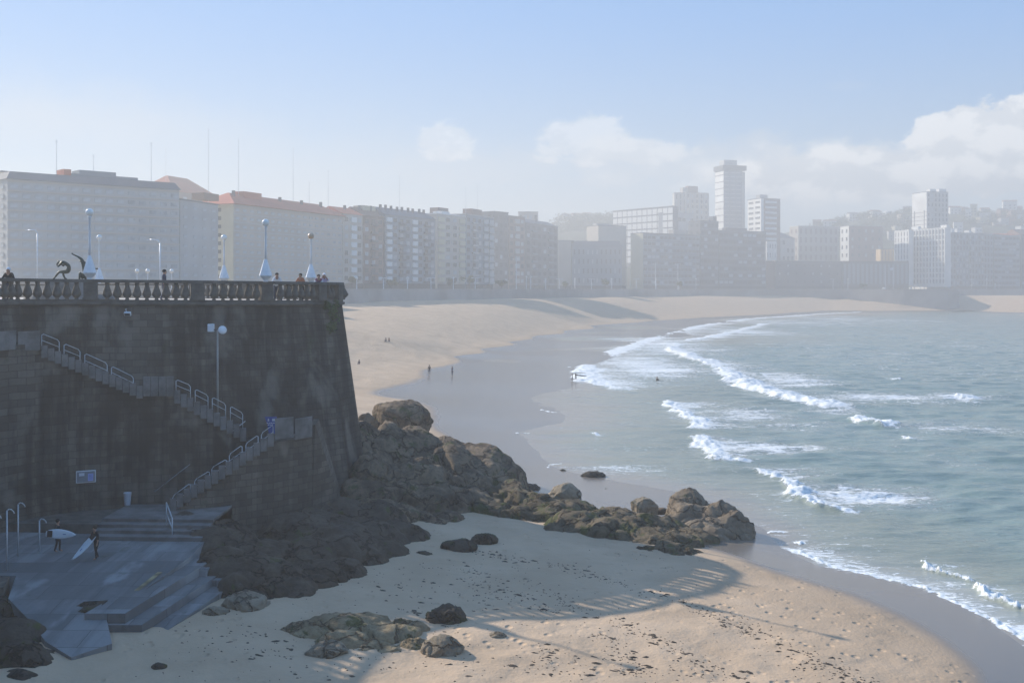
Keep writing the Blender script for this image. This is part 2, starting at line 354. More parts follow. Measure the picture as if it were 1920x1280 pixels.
# (points in the order shore-side on the right hand), crest height, foam width, tail length
BR = [
 ([(1640,583.5),(1520,589),(1400,597.5),(1300,612),(1200,640),(1130,666),(1090,683)], .15, 2.6, 10),
 ([(1090,683),(1092,702),(1112,722),(1160,732)], .45, 3.0, 10),
 ([(1430,606),(1380,620),(1330,631),(1265,640)], .4, 2.2, 6),
 ([(1255,642),(1256,655),(1290,670),(1342,688),(1360,708),(1410,730),(1470,745),(1540,760),(1612,776)], .85, 2.8, 8),
 ([(1598,784),(1630,793),(1672,803)], .8, 1.7, 5),
 ([(1246,750),(1262,770),(1304,788),(1300,806)], .55, 1.5, 6),
 ([(1308,815),(1318,845),(1340,862),(1385,870)], .55, 1.5, 6),
 ([(1420,883),(1450,891),(1478,899)], .4, .7, 3),
 ([(1478,903),(1490,932),(1530,948),(1588,962)], .65, 1.1, 5),
 ([(1728,1048),(1740,1062),(1790,1078),(1822,1087)], .38, .22, .9),
 ([(1822,1092),(1848,1116),(1890,1132),(1945,1148)], .5, .45, 1.5),
 ([(1462,1026),(1495,1034),(1560,1063),(1640,1081),(1730,1102),(1790,1131),(1860,1163),(1930,1204),(2000,1260)], .05, .30, 1.8),
 ([(880,811),(930,810),(1000,813)], .05, .25, .6),
 ([(1012,768),(1026,772),(1042,774)], .15, .35, .8), ([(1106,812),(1122,818)], .15, .35, .6), ([(1030,878),(1028,872),(1062,868)], .05, .14, .3),
 ([(1780,577),(1860,577),(1960,577)], .3, 3, 6), ([(1460,586.5),(1560,583),(1690,581)], .35, 3, 5),
 ([(1762,745),(1790,743),(1822,750)], .5, 1.6, 5), ([(1672,710),(1690,709)], .5, 1.2, 2), ([(1690,818),(1712,826)], .35, .6, 2),
 ([(1490,1018),(1505,1020)], .15, .25, .6), ([(1440,1000),(1475,998)], .05, .15, .5)]
PATCH = [ # px, py, half width, half height (in photo pixels on the sea surface), strength
 (1640,930,150,28,.85),(1560,925,90,20,.8),(1400,778,150,18,.6),(1500,800,150,25,.42),(1440,840,130,20,.6),(1480,712,100,14,.8),(1640,745,190,12,.75),
 (1780,800,160,16,.6),(1800,748,30,8,.9),(1330,700,140,35,.35),(1220,690,120,30,.75),(1250,650,130,25,.65),(1400,622,120,12,.6),(1600,600,180,12,.45),
 (1500,605,200,10,.5),(1700,680,250,60,.28),(1800,870,90,20,.35),(1850,650,150,40,.25),(1560,770,80,10,.6),(1700,830,120,30,.3),(1480,880,100,12,.5),
 (1150,880,90,10,.35),(1090,925,60,12,.4),(1570,1060,90,14,.45),(1770,1095,90,18,.55),(1850,1150,80,20,.5),(1400,980,60,14,.25),(1500,960,200,30,.18)]
pr = np.concatenate([np.arange(576, 760, .55), np.arange(760, 1000, 1.0), np.arange(1000, 1500, 1.6)])
ry = F*17/(pr-YH); ry = np.concatenate([[1500, 1250, 1130], ry])
cu_ = np.concatenate([np.arange(-.16, .52, .0013), np.arange(.52, 3.0, .03)])
U, Y = np.meshgrid(cu_, ry); X = np.minimum(U*Y, 1480+U)
bed = ground_z(X.ravel(), Y.ravel()).reshape(X.shape)
Z = np.zeros_like(X); foam = np.zeros_like(X)
wx = X + vnoise(X/25, Y/25, 11)*14; wy = Y + vnoise(X/30, Y/30, 12)*16
deep = np.clip((-16.9-bed)/1.6, 0, 1)
swell = np.sin((wy*.92-wx*.38)/3.4)*.5 + np.sin((wy*.99+wx*.12)/1.9+1.3)*.28
Z += deep*(swell*.16 + vnoise(X/5, Y/1.9, 4)*.48 + vnoise(X/2.2, Y/.9, 5)*.22)
Z += np.clip(deep*3, .12, 1)*(vnoise(X/1.1, Y/.5, 6)*.055)
for pts, hgt, wid, tail in BR:
    wp = [G(a, b_, -17) for a, b_ in pts]; xs = [p.x for p in wp]; ys = [p.y for p in wp]
    mg = wid*3+tail*4; sel = (X > min(xs)-mg) & (X < max(xs)+mg) & (Y > min(ys)-mg) & (Y < max(ys)+mg)
    if not sel.any(): continue
    x_, y_ = X[sel], Y[sel]; sc = max(wid, .3)
    x2 = x_ + vnoise(x_/sc/1.3, y_/sc/1.3, 21)*sc*1.1 + vnoise(x_/sc/.45, y_/sc/.45, 22)*sc*.5; y2 = y_ + vnoise(x_/sc/1.3, y_/sc/1.3, 23)*sc*1.1 + vnoise(x_/sc/.45, y_/sc/.45, 24)*sc*.5
    d, sd, al = seg_dist(x2, y2, wp)
    # seaward is the left-hand side of travel (positive)
    sg = d*sd; mod = .62+.8*vnoise(al*9+hgt*7, al*0+wid, 25)+.2
    en = np.clip(np.minimum(al, 1-al)*9+.12, 0, 1)
    up = np.exp(-(np.maximum(sg, 0)/(wid*1.15))**2)*(sg >= 0) + np.exp(-(np.minimum(sg, 0)/(wid*.35))**2)*(sg < 0)
    lump = 1+.5*vnoise(x_/wid*1.5, y_/wid*1.5, 27)+.35*vnoise(x_/wid*5, y_/wid*5, 28)
    Z[sel] += hgt*.75*up*en*mod*lump
    core = np.clip(1.7-np.abs(sg-wid*.45)/(wid*.80*np.clip(mod, .55, 1.3)), 0, 1)*np.clip(en*1.5, 0, 1)
    tl = np.exp(-np.maximum(sg, 0)/(tail*1.5))*(sg > 0)*.70*en
    foam[sel] = np.maximum(foam[sel], np.maximum(core, tl))
for px, py, a, b_, s in PATCH:
    pxx = CX+F*X/Y; c_ = G(px, py, -17); rx = a*1.25/F*c_.y; y0 = G(px, py+b_*1.25, -17).y; y1 = G(px, py-b_*1.25, -17).y
    yy = np.where(Y < c_.y, (Y-c_.y)/(c_.y-y0), (Y-c_.y)/(y1-c_.y)); xx = (X-c_.x)/rx
    f = np.clip(1.15-np.hypot(xx, yy), 0, 1)*s*.92; foam = np.maximum(foam, f)
fz = np.clip((foam-.55)/.4, 0, 1); Z += fz*(vnoise(X/.55, Y/.55, 51)*.22+vnoise(X/.22, Y/.22, 52)*.12)
Zw = -17 + Z
depth = Zw - bed
kv = (depth > -.35); keep = kv[:-1,:-1] | kv[1:,1:] | kv[:-1,1:] | kv[1:,:-1]
me = grid_mesh('sea', X, Y, Zw, keep); attr(me, 'foam', foam); attr(me, 'depth', depth)
m = bpy.data.materials.new('sea_water'); m.use_nodes = True; t = NT(m.node_tree); b = t.n['Principled BSDF']
fa = t.node('ShaderNodeAttribute', attribute_name='foam').outputs['Fac']; da = t.node('ShaderNodeAttribute', attribute_name='depth').outputs['Fac']
pos = t.node('ShaderNodeNewGeometry').outputs['Position']
st = t.noise(t.mapping(pos, (.75, 1.9, 1), (0, 0, .12)), 1.0, 9, .76, 1.4)
st2 = t.noise(t.mapping(pos, (.10, .3, 1), (0, 0, .1)), 1.0, 6, .65, .5)
fa2 = t.math('ADD', t.math('MULTIPLY', fa, 1.05), t.step(t.noise(t.mapping(pos, (.035, .09, 1)), 1.0, 4), .42, .70, 0, .30))
thr = t.math('SUBTRACT', .635, t.math('MULTIPLY', fa2, .27))
fm = t.step(t.math('ADD', t.math('MULTIPLY', st, .75), t.math('MULTIPLY', st2, .25)), thr, t.math('ADD', thr, .05))
fm = t.math('MAXIMUM', fm, t.step(fa, .72, .95), clamp=True)
deepc = t.mix(t.step(st2, .35, .65), (.185,.255,.225,1), (.25,.315,.275,1))
mid = t.mix(t.step(da, .3, 1.9), (.26,.275,.215,1), deepc); shal = t.mix(t.step(da, .0, .45), (.27,.235,.19,1), mid)
shal = t.mix(t.math('MULTIPLY', t.step(fa, .05, .6), .45), shal, (.46,.51,.48,1)); fcol = t.mix(t.step(t.noise(pos, 2.6, 6, .75), .35, .62), (.55,.60,.60,1), (.88,.88,.87,1)); c = t.mix(fm, shal, fcol); t.l.new(c, b.inputs['Base Color'])
t.l.new(t.math('ADD', .16, t.math('MULTIPLY', fm, .7)), b.inputs['Roughness']); b.inputs['Specular IOR Level'].default_value = .5; b.inputs['IOR'].default_value = 1.33
bn = t.node('ShaderNodeBump'); bn.inputs['Distance'].default_value = .16
t.l.new(t.step(da, 0, 1.2, .12, .8), bn.inputs['Strength'])
rip = t.math('ADD', t.noise(t.mapping(pos, (.9, 2.6, 1), (0, 0, .15)), 1.0, 5, .62, .4), t.math('MULTIPLY', fm, .8))
t.l.new(rip, bn.inputs['Height']); t.l.new(bn.outputs[0], b.inputs['Normal'])
tag(link_mesh('water', me, m), kind='structure')

# ------------------------------------------------------------ the bastion wall and its balustrade
WD = [(-30,63.5),(39,66.8),(145,69.2),(292,70.6),(422,72.2),(548,75.4),(615,78.5),(641,81.0)]
def dwall(px): return float(np.interp(px, [a for a, _ in WD], [b_ for _, b_ in WD]))
path = [(40,.9,-1.15),(0,.9,-1.15),(-18,2.5,-1.15),(-27,14,-1.1),(-30.2,34,-.6),(-30.8,50,-.1),(-31.0,58,.03),(-31.2,62.5,.05)]
for px in range(20, 642, 18):
    d = dwall(px); path.append(((px-CX)/F*d, d, .03-.17*px/640))
path += [((641-CX)/F*81.0, 81.0, -.14),(-13.2,83.2,-.14),(-16,87,-.14),(-22,91,-.12),(-30,97,-.1),(-43,106.5,-.1),(-60,118,-.1),(-90,136,-.1)]
path = [Vector(p) for p in path]
def frames(path):
    out = []
    for i, p in enumerate(path):
        a = path[max(0, i-1)]; b_ = path[min(len(path)-1, i+1)]; t1 = (p-a); t2 = (b_-p); t1.z = t2.z = 0
        t1 = t1.normalized() if t1.length else t2.normalized(); t2 = t2.normalized() if t2.length else t1
        tt = (t1+t2).normalized(); n = Vector((tt.y, -tt.x, 0)); k = 1/max(.5, n.dot(Vector((t1.y, -t1.x, 0)))); out.append((p, n*k, tt))
    return out
def sweep(path, prof, name, mt, parent=None, closed=True, smooth=False, zbase=0.0):
    """prof: (outward, z) pairs; UVs in metres"""
    bm = bmesh.new(); uvl = bm.loops.layers.uv.new('UVMap'); fr = frames(path); s = 0; rings = []; ss = []
    for i, (p, n, _) in enumerate(fr):
        if i: s += (Vector(p.xy)-Vector(fr[i-1][0].xy)).length
        ss.append(s); rings.append([bm.verts.new((p.x+n.x*o, p.y+n.y*o, p.z+z)) for o, z in prof])
    acc = [0]
    for a, b_ in zip(prof, prof[1:]+prof[:1]): acc.append(acc[-1]+math.hypot(a[0]-b_[0], a[1]-b_[1]))
    m_ = len(prof)
    for i in range(len(fr)-1):
        for j in range(m_ if closed else m_-1):
            k = (j+1) % m_; f = bm.faces.new((rings[i][j], rings[i+1][j], rings[i+1][k], rings[i][k])); f.smooth = smooth
            for lp, (u, v_) in zip(f.loops, ((ss[i], -acc[j]), (ss[i+1], -acc[j]), (ss[i+1], -acc[j+1]), (ss[i], -acc[j+1]))): lp[uvl].uv = (u, v_)
    if closed: bm.faces.new(rings[0]); bm.faces.new(rings[-1][::-1])
    bmesh.ops.recalc_face_normals(bm, faces=bm.faces)
    me = bpy.data.meshes.new(name); bm.to_mesh(me); bm.free(); return link_mesh(name, me, mt, parent)
sw = empty('sea_wall', (-20, 72, -15), label='tall dark stained stone bastion wall leaning back below the promenade railing', cat='sea wall')
def local(o, parent):
    o.parent = parent; o.matrix_parent_inverse = Matrix.Translation(-Vector(parent.location)); return o
fine = []
for a, b_ in zip(path[:-1], path[1:]):
    n = max(1, int((b_-a).length/1.5)); fine += [a.lerp(b_, k/n) for k in range(n)]
fine.append(path[-1])
prof = [(-2.0,-1.0),(.02,-1.0)]+[(.02+.137*z, -1.0-z) for z in np.linspace(.01, 16.5, 24)]+[(-2.0,-17.5)]
o = sweep(fine, prof, 'stone_face', M['wall']); local(o, sw)
me = o.data; co = np.empty(len(me.vertices)*3); me.vertices.foreach_get('co', co); co = co.reshape(-1,3)
j = (vnoise(co[:,0]*1.3+co[:,1]*1.1, co[:,2]*2.1, 31)*.10); front = co[:,2] < -1.6
co[front,1] -= j[front]; me.vertices.foreach_set('co', co.ravel())
o = sweep(fine, [(-2.0,-.80),(.20,-.80),(.22,-.86),(.20,-.97),(.08,-1.0),(.04,-1.04),(-2.0,-1.04)], 'cornice', M['stone_dark']); local(o, sw)

bal = empty('balustrade', (-20, 72, -.8), label='weathered stone balustrade of pear shaped balusters along the bastion edge', cat='balustrade')
o = sweep(fine, [(-.34,.44),(-.34,.60),(-.30,.64),(.12,.64),(.16,.60),(.16,.44)], 'coping', M['stone_dark']); local(o, bal)
o = sweep(fine, [(-.26,-.80),(-.26,-.64),(.08,-.64),(.08,-.80)], 'plinth', M['stone_dark']); local(o, bal)
prof_b = [(.13,0),(.13,.05),(.09,.08),(.18,.16),(.275,.28),(.285,.36),(.25,.52),(.19,.70),(.14,.86),(.115,.95),(.14,1.0),(.14,1.08)]
bmesh_b = MB().lathe(prof_b, seg=14).mesh('baluster'); bmesh_b.materials.append(M['stone_dark'])
bmesh_b.polygons.foreach_set('use_smooth', [True]*len(bmesh_b.polygons))
ped_me = MB().box((0,0,.54), (.85,.5,1.08), bev=.02).box((0,0,.06), (.95,.58,.12)).mesh('pedestal'); ped_me.materials.append(M['stone_dark'])
def along(path, step, i0, i1):
    s = 0; nxt = 0
    for a, b_ in zip(path[i0:i1], path[i0+1:i1+1]):
        L = (b_-a).xy.length
        while nxt <= s+L:
            k = (nxt-s)/L; p = a.lerp(b_, k); tt = (b_-a); yield p, math.atan2(tt.y, tt.x), nxt; nxt += step
        s += L
PEDPX = [(-20,60.0),(170,0),(370,0),(500,0),(603,0),(636,0)]
peds = []
for px, d in PEDPX:
    if px < 0: peds.append(Vector((-31.15, 61.2, .04)))
    else: d = dwall(px); peds.append(Vector(((px-CX)/F*d, d, .03-.17*px/640)))
peds += [Vector((-31.0,56,.0)), Vector((-31.0,51,-.08)), Vector((-22,91,-.12)), Vector((-16,87,-.14))]
i0 = min(range(len(path)), key=lambda i: abs(path[i].y-50)+(path[i].x > -28)*99); i1 = min(range(len(path)), key=lambda i: (path[i]-Vector((-30,97,-.1))).length)
nb = 0
for p, ang, s_ in along(path, .60, i0, i1):
    if any((p.xy-q.xy).length < .62 for q in peds): continue
    n = Vector((math.sin(ang), -math.cos(ang), 0)); o = bpy.data.objects.new('baluster', bmesh_b); COL.objects.link(o)
    q = p - n*.09; o.location = (q.x, q.y, p.z-.64); local(o, bal); nb += 1
    if nb >= 100: break
for q in peds:
    j = min(range(len(path)-1), key=lambda i: (path[i].xy-q.xy).length); tt = path[min(j+1, len(path)-1)]-path[max(j-1, 0)]; ang = math.atan2(tt.y, tt.x)
    n = Vector((math.sin(ang), -math.cos(ang), 0)); o = bpy.data.objects.new('pedestal', ped_me); COL.objects.link(o)
    q2 = q-n*.09; o.location = (q2.x, q2.y, q.z-.64); o.rotation_euler = (0,0,ang); local(o, bal)

q = Vector((-12.75, 81.6, -.14)); o = MB().lathe([(.30,0),(.30,.10),(.50,.30),(.55,.40),(.42,.62),(.28,.88),(.26,1.08)], seg=16).build('end_finial', M['stone_dark'], None, True); o.location = (q.x, q.y, q.z-.64); local(o, bal)
# promenade deck, one sheet from the viewer's feet to the far bay
shore = [(-75,320),(-66,400),(-58,440),(-20,540),(35,650),(90,760),(150,850),(225,897),(270,880),(305,852),(334,838),(345,846),(352,870),(372,925),(420,985),(560,1050),(800,1110),(1500,1230)]
deck = [(p.x-.2*0, p.y) for p in path[1:]] + [(-110,150),(-125,210),(-100,290)] + shore + [(1500,1950),(-900,1950),(-900,-120),(60,-120),(60,.9)]
bm = bmesh.new()
def deckz(x, y): return -.81 if y > 55 else (-1.95 if y < 18 else -1.95+(y-18)/37*1.14)
vs = [bm.verts.new((x, y, deckz(x, y))) for x, y in deck]; f = bm.faces.new(vs)
bmesh.ops.triangulate(bm, faces=bm.faces[:]); bmesh.ops.recalc_face_normals(bm, faces=bm.faces)
me = bpy.data.meshes.new('promenade_deck'); bm.to_mesh(me); bm.free()
tag(link_mesh('promenade_pavement', me, M['paving']), kind='structure')
# far sea wall along the back of the bay
fw = empty('sea_wall', (60, 700, -8), label='long low grey wall at the back of the far beach below the apartment blocks', cat='sea wall')
fp = [Vector((x, y, -.8)) for x, y in [(-100,290)]+shore[:-1]]
fwm = mat('far_wall_stone', (.30,.29,.28), .9, .25, .05)
o = sweep(fp, [(-1.5,-.03),(.0,-.03),(1.8,-14),(1.8,-20),(-1.5,-20)], 'stone_face', fwm); local(o, fw)
o = sweep(fp, [(-.4,0),(-.4,.95),(-.05,.95),(-.05,0)], 'parapet', fwm); local(o, fw)

# ------------------------------------------------------------ stairways on the wall
def sp(px, o):
    d = dwall(px)-o; return ((px-CX)/F*d, d)
def uv_metric(me):
    """UVs in metres from position and facing"""
    uvl = me.uv_layers.new(name='UVMap'); 
    for p in me.polygons:
        n = p.normal
        for li in p.loop_indices:
            v = me.vertices[me.loops[li].vertex_index].co
            if abs(n.z) > .6: uvl.data[li].uv = (v.x, v.y)
            else: uvl.data[li].uv = (v.x*.95+v.y*.35, v.z)
def column(mb, a, b, oo, oi, z0, z1, za=None):
    (x0,y0),(x1,y1),(x2,y2),(x3,y3) = sp(a,oo), sp(b,oo), sp(b,oi), sp(a,oi); z2 = z1 if za is None else za
    mb.hexa([(x0,y0,z0),(x1,y1,z0),(x2,y2,z0),(x3,y3,z0),(x0,y0,z1),(x1,y1,z2),(x2,y2,z2),(x3,y3,z1)])
def zpx(py, px, o): return (YH-py)/F*(dwall(px)-o)
def staircase(label, spans, oo, oi, base, blocks, hoops, mass=None):
    mass = mass or M['wall']
    """spans: (px0, tread_y0, px1, tread_y1, n) ; blocks: (px0,topy0,px1,topy1,n,h)"""
    c = sp(spans[0][0], oo); root = empty('staircase', (c[0], c[1], base), label=label, cat='staircase', group='stone stairways on the bastion wall')
    mb = MB()
    for a, ya, b, yb, n in spans:
        for i in range(n):
            p0, p1 = a+(b-a)*i/n, a+(b-a)*(i+1)/n
            z = zpx(ya+(yb-ya)*(i+.5)/n, (p0+p1)/2, oo)
            column(mb, p0, p1, oo-.05*0, oi, base, z)
    me = mb.mesh('stair_mass'); uv_metric(me); local(link_mesh('stair_mass', me, mass), root)
    for a, ya, b, yb, n, h in blocks:
        for i in range(n):
            p0, p1 = a+(b-a)*i/n, a+(b-a)*(i+1)/n; g = (p1-p0)*.04
            zt = zpx(ya+(yb-ya)*(i+.5)/n, (p0+p1)/2, oo)
            mb = MB(); column(mb, min(p0, p1)+abs(g), max(p0, p1)-abs(g), oo+.18+.03*(i % 2), oo-.22, zt-h*(dwall(p0)-oo)/F, zt)
            local(mb.build('parapet_block', M['stone_block']), root)
    for a, ya, b, yb, h in hoops:
        za, zb = zpx(ya, a, oo), zpx(yb, b, oo); H = h*(dwall(a)-oo)/F
        A, B = Vector((*sp(a, oo+.02), za)), Vector((*sp(b, oo+.02), zb)); dn = Vector((0,0,-H)); rr = (B-A).normalized()*.12
        mb = MB(); mb.path([A+dn, A+Vector((0,0,-.1)), A+rr, B-rr, B+Vector((0,0,-.1)), B+dn], .024, 6)
        mb.tube(A+dn*.42, B+dn*.42, .02, seg=6); local(mb.build('handrail', M['steel'], smooth=True), root)
    return root
M['stone_block'] = mat('parapet_block_stone', (.15,.145,.14), .9, .35, .9, bump=.02)
up = staircase('upper stone stairway stepping down to the right across the bastion wall with steel hoop handrails',
  [(-60,648,76,648,1),(76,655,268,738,16),(268,742,326,742,1),(326,742,462,822,14),(462,824,588,824,1)], 3.4, .4, -15.2,
  [(-60,621,-14,621,1,36),(-14,621,32,621,1,36),(32,621,77,621,1,36),(77,645,268,726,15,23),(268,706,326,706,4,36),(326,728,462,806,11,24)],
  [(78,625,111,638,30),(120,644,150,656,28),(159,662,201,681,32),(209,686,250,706,28),(330,711,357,722,26),(366,729,390,741,26),(398,744,423,757,28),(432,761,455,774,28)])
lo = staircase('lower stone stairway climbing from the slipway up to the landing beside the blue sign',
  [(587,824,514,826,1),(514,828,318,966,20)], 6.2, 3.4, -15.6,
  [(587,783,552,783,1,37),(552,783,514,784,1,37),(514,808,318,938,15,24)],
  [(512,796,490,812,32),(484,815,461,831,32),(454,834,430,851,30),(425,860,397,876,30),(393,882,365,899,30),(357,905,324,929,32)], M['wall_low'])
# battered buttress at the end of the landing
mb = MB(); a, b_, c, d = sp(584,6.1), sp(588,3.0), sp(655,6.0), sp(650,3.0)
mb.hexa([(a[0],a[1],-15.8),(c[0]-.2,c[1],-15.8),(d[0],d[1],-15.8),(b_[0],b_[1],-15.8),(a[0],a[1],-8.8),(a[0]+.25,a[1],-8.8),(b_[0]+.35,b_[1],-8.8),(b_[0],b_[1],-8.8)])
me = mb.mesh('buttress'); uv_metric(me); local(link_mesh('buttress', me, M['wall_low']), lo)
# slanting wall rail behind the lower flight
mb = MB(); A = Vector((*sp(290,3.55), zpx(921,290,3.5))); B = Vector((*sp(460,3.55), zpx(789,460,3.5)))
mb.tube(A, B, .028, seg=6); local(mb.build('handrail', M['steel'], smooth=True), lo)
A = G(312,985,-13.3); B = G(323,1012,-13.9)
mb = MB(); mb.path([A, A+Vector((0,0,1.3)), B+Vector((0,0,1.2)), B], .035, 6); mb.tube(A+Vector((0,0,.7)), B+Vector((0,0,.65)), .03, seg=6)
local(mb.build('handrail', M['steel'], smooth=True), lo)

# slipway platform with its broad side steps
M['slab'] = masonry('worn_slipway_concrete', (.20,.203,.203), (.11,.113,.115), bw=2.6, bh=1.7, stain=.7, drips=False)
def plat_z(y): return float(np.interp(y, [44.5, 48, 55, 58], [-15.15, -14.75, -13.95, -13.8]))
pf = empty('slipway', (-21, 52, -15), label='worn grey blue concrete slipway running down from the stairs to the shaded sand', cat='slipway')
poly = [(-31,54.0),(-24.4,53.8),(-23.5,51),(-21.3,48.4),(-19.8,46.4),(-18.1,44.9),(-16.9,46.2),(-18.1,48.8),(-17.2,53.5),(-16.7,56.6),(-16.9,61),(-31,62.5)]
mb = MB(); mb.prism(poly, -16.6, [plat_z(y) for _, y in poly]); me = mb.mesh('ramp'); uv_metric(me); local(link_mesh('ramp', me, M['slab']), pf)
for k, (xo, zz, y0, y1) in enumerate([(0,-14.25,48.6,57.4),(.85,-14.7,48.4,57.0),(1.75,-15.1,48.6,56.2)]):
    x = lambda y: -18.1+(y-48.6)*.175+xo
    mb = MB(); mb.prism([(x(y0)-.9,y0),(x(y0)+.9,y0),(x(y1)+.9,y1),(x(y1)-.9,y1)], -16.6, [zz-.15,zz-.15,zz+.12,zz+.12]); me = mb.mesh('step'); uv_metric(me); local(link_mesh('step', me, M['slab']), pf)
    for q in (0,1):
        yy = y1-.2-q*.0; mb = MB(); mb.box((x(yy)+.95, yy-.7, zz-.35), (.42, 1.6, .7), rz=-.17, bev=.02)
        if q == 0: me = mb.mesh('step'); uv_metric(me); local(link_mesh('step', me, M['slab']), pf)
for k in range(4):
    mb = MB(); y0 = 60.2+k*.75; mb.prism([(-23.4,y0),(-17.0,y0-.3),(-17.0,66.6),(-23.4,66.6)], -15, -13.6+.17*k); local(mb.build('step', M['stone_block']), pf)
mb = MB(); mb.prism([(-31,62.4),(-23.4,62.2),(-23.4,66.6),(-31,66.6)], -15, -13.35); local(mb.build('step', M['stone_dark']), pf)
# yellow painted edge line
yl = mat('worn_yellow_paint', (.27,.22,.12), .8, .5, 1.2)
mb = MB(); mb.hexa([(-18.35,49.2,plat_z(49.2)),(-18.22,49.2,plat_z(49.2)),(-17.45,54.3,plat_z(54.3)),(-17.6,54.3,plat_z(54.3)),
   (-18.35,49.2,plat_z(49.2)+.005),(-18.12,49.2,plat_z(49.2)+.005),(-17.35,54.3,plat_z(54.3)+.005),(-17.6,54.3,plat_z(54.3)+.005)])
local(mb.build('edge_line', yl), pf)
c = G(162,1148,-14.75)
mb = MB(); mb.hexa([(c.x-.95,c.y-.2,-15.0),(c.x+.75,c.y-.9,-15.0),(c.x+.8,c.y+.5,-15.0),(c.x-.3,c.y+.6,-15.0),(c.x-.95,c.y-.2,-14.70),(c.x+.75,c.y-.75,-14.42),(c.x+.8,c.y+.45,-14.30),(c.x-.3,c.y+.5,-14.38)])
tag(mb.build('stone_slab', M['rock_dark']), 'dark wedge shaped slab lying on the slipway below its yellow line', 'stone slab')
# rough retaining wall left of the slipway
mb = MB(); mb.prism([(-31,53.7),(-24.6,53.5),(-24.0,51.6),(-24.8,51.2),(-31,51.2)], -17, -14.05)
me = mb.mesh('w'); uv_metric(me); tag(link_mesh('retaining_wall', me, M['wall_low']), 'rough low stone wall in the bottom left corner beside the slipway', 'retaining wall')

# ------------------------------------------------------------ rocks
def vn3(p, seed=0):
    i = np.floor(p).astype(np.int64); f = p-i; f = f*f*(3-2*f)
    def h(a, b, c):
        n = (a*374761393 + b*668265263 + c*2147483647 + seed*974711) & 0x7fffffff
        n = ((n ^ (n >> 13))*1274126177) & 0x7fffffff
        return ((n ^ (n >> 16)) & 0xffff)/65535.0
    x, y, z = i.T; fx, fy, fz = f.T; L = lambda a, b, t_: a*(1-t_)+b*t_
    return L(L(L(h(x,y,z), h(x+1,y,z), fx), L(h(x,y+1,z), h(x+1,y+1,z), fx), fy), L(L(h(x,y,z+1), h(x+1,y,z+1), fx), L(h(x,y+1,z+1), h(x+1,y+1,z+1), fx), fy), fz)-.5
def fbm3(p, o=4, seed=0): return sum(vn3(p*2.03**k+k*17.3, seed+k)*.52**k for k in range(o))
_ico = {}
def ico(sub):
    if sub not in _ico:
        bm = bmesh.new(); bmesh.ops.create_icosphere(bm, subdivisions=sub, radius=1)
        _ico[sub] = (np.array([v.co[:] for v in bm.verts]), np.array([[v.index for v in f.verts] for f in bm.faces])); bm.free()
    return _ico[sub]
STR = Vector((.35, -.25, .9)).normalized()
def chunk(name, c, r, seed, mt=None, sub=4, angular=.75, rough=.12):
    """one boulder: a sphere cut by joint planes, then ledges, fissures and weathering in world metres"""
    co, fc = ico(sub); r = np.array(r, float); c = np.array(c, float)
    g = np.random.default_rng(seed); pl = g.normal(size=(18, 3)); pl /= np.linalg.norm(pl, axis=1)[:,None]; hh = g.uniform(.70, .98, 18)
    dt = co @ pl.T; rr = np.where(dt > .05, hh/np.maximum(dt, .05), 9); rmin = np.minimum(rr.min(1), 1.0); rr = angular*rmin+(1-angular)*.96
    p = co*rr[:,None]*r+c; nrm = co/r; nrm /= np.linalg.norm(nrm, axis=1)[:,None]; s_ = float(r.mean()); k = min(1.0, s_/1.6)
    q = (p @ np.array(STR))/(.85*k)+fbm3(p/(2.2*k), 3, 5)*2.2; saw = q-np.floor(q)
    d = fbm3(p/(1.9*k), 5, 1)*.75*rough/.12 + (saw**2*.8+np.clip((saw-.9)*-8, -.8, 0))*.20
    for sd, sc, wd, dp in ((31, 2.1, .030, .34), (37, 1.1, .028, .18), (43, .55, .03, .08)):
        n = fbm3(p/(sc*k)*np.array([1, 1, .6]), 2, sd); d -= np.exp(-(n/wd)**2)*dp
    d += np.abs(fbm3(p/(.45*k), 3, 9))*.16
    return p+nrm*(d*k*.62)[:,None], fc
def rock_object(name, chunks, mt, label=None, cat='rock', group=None, parent=None):
    vs, fs, n = [], [], 0
    for v, f in chunks: vs.append(v); fs.append(f+n); n += len(v)
    V_, F_ = np.concatenate(vs), np.concatenate(fs); o0 = V_.mean(0); o0[2] = V_[:,2].min()
    me = bpy.data.meshes.new(name); me.from_pydata((V_-o0).tolist(), [], F_.tolist()); o = link_mesh(name, me, mt, parent, True)
    o.location = o0; return tag(o, label, cat, group)
def CH(px, d, zt, wx, wy, seed, zb=-16.6, sub=5, ang=.7, rough=.12, wide=1.2):
    x = (px-CX)/F*d; rz = min(zt-zb, .42*max(wx, wy)*wide+.5); return chunk('c', (x, d, zt-rz*.98), (wx/2*wide, wy/2*wide, rz), seed, sub=sub, angular=ang, rough=rough)
ridge = [(px, d_, (YH-y_)/F*(d_+2.5), wx_, wy_) for px, y_, d_, wx_, wy_ in [(690,782,84.5,6,10),(728,784,85.5,6.5,12),(768,792,86.5,6.5,13),(806,799,87.0,6.5,13),(845,808,87.5,6,13),(885,818,88,6,12),(918,832,88.5,5,11),(940,850,88.5,4,9),(957,876,89,2.6,6)]]+[(985,90,-16.0,2.5,3)]
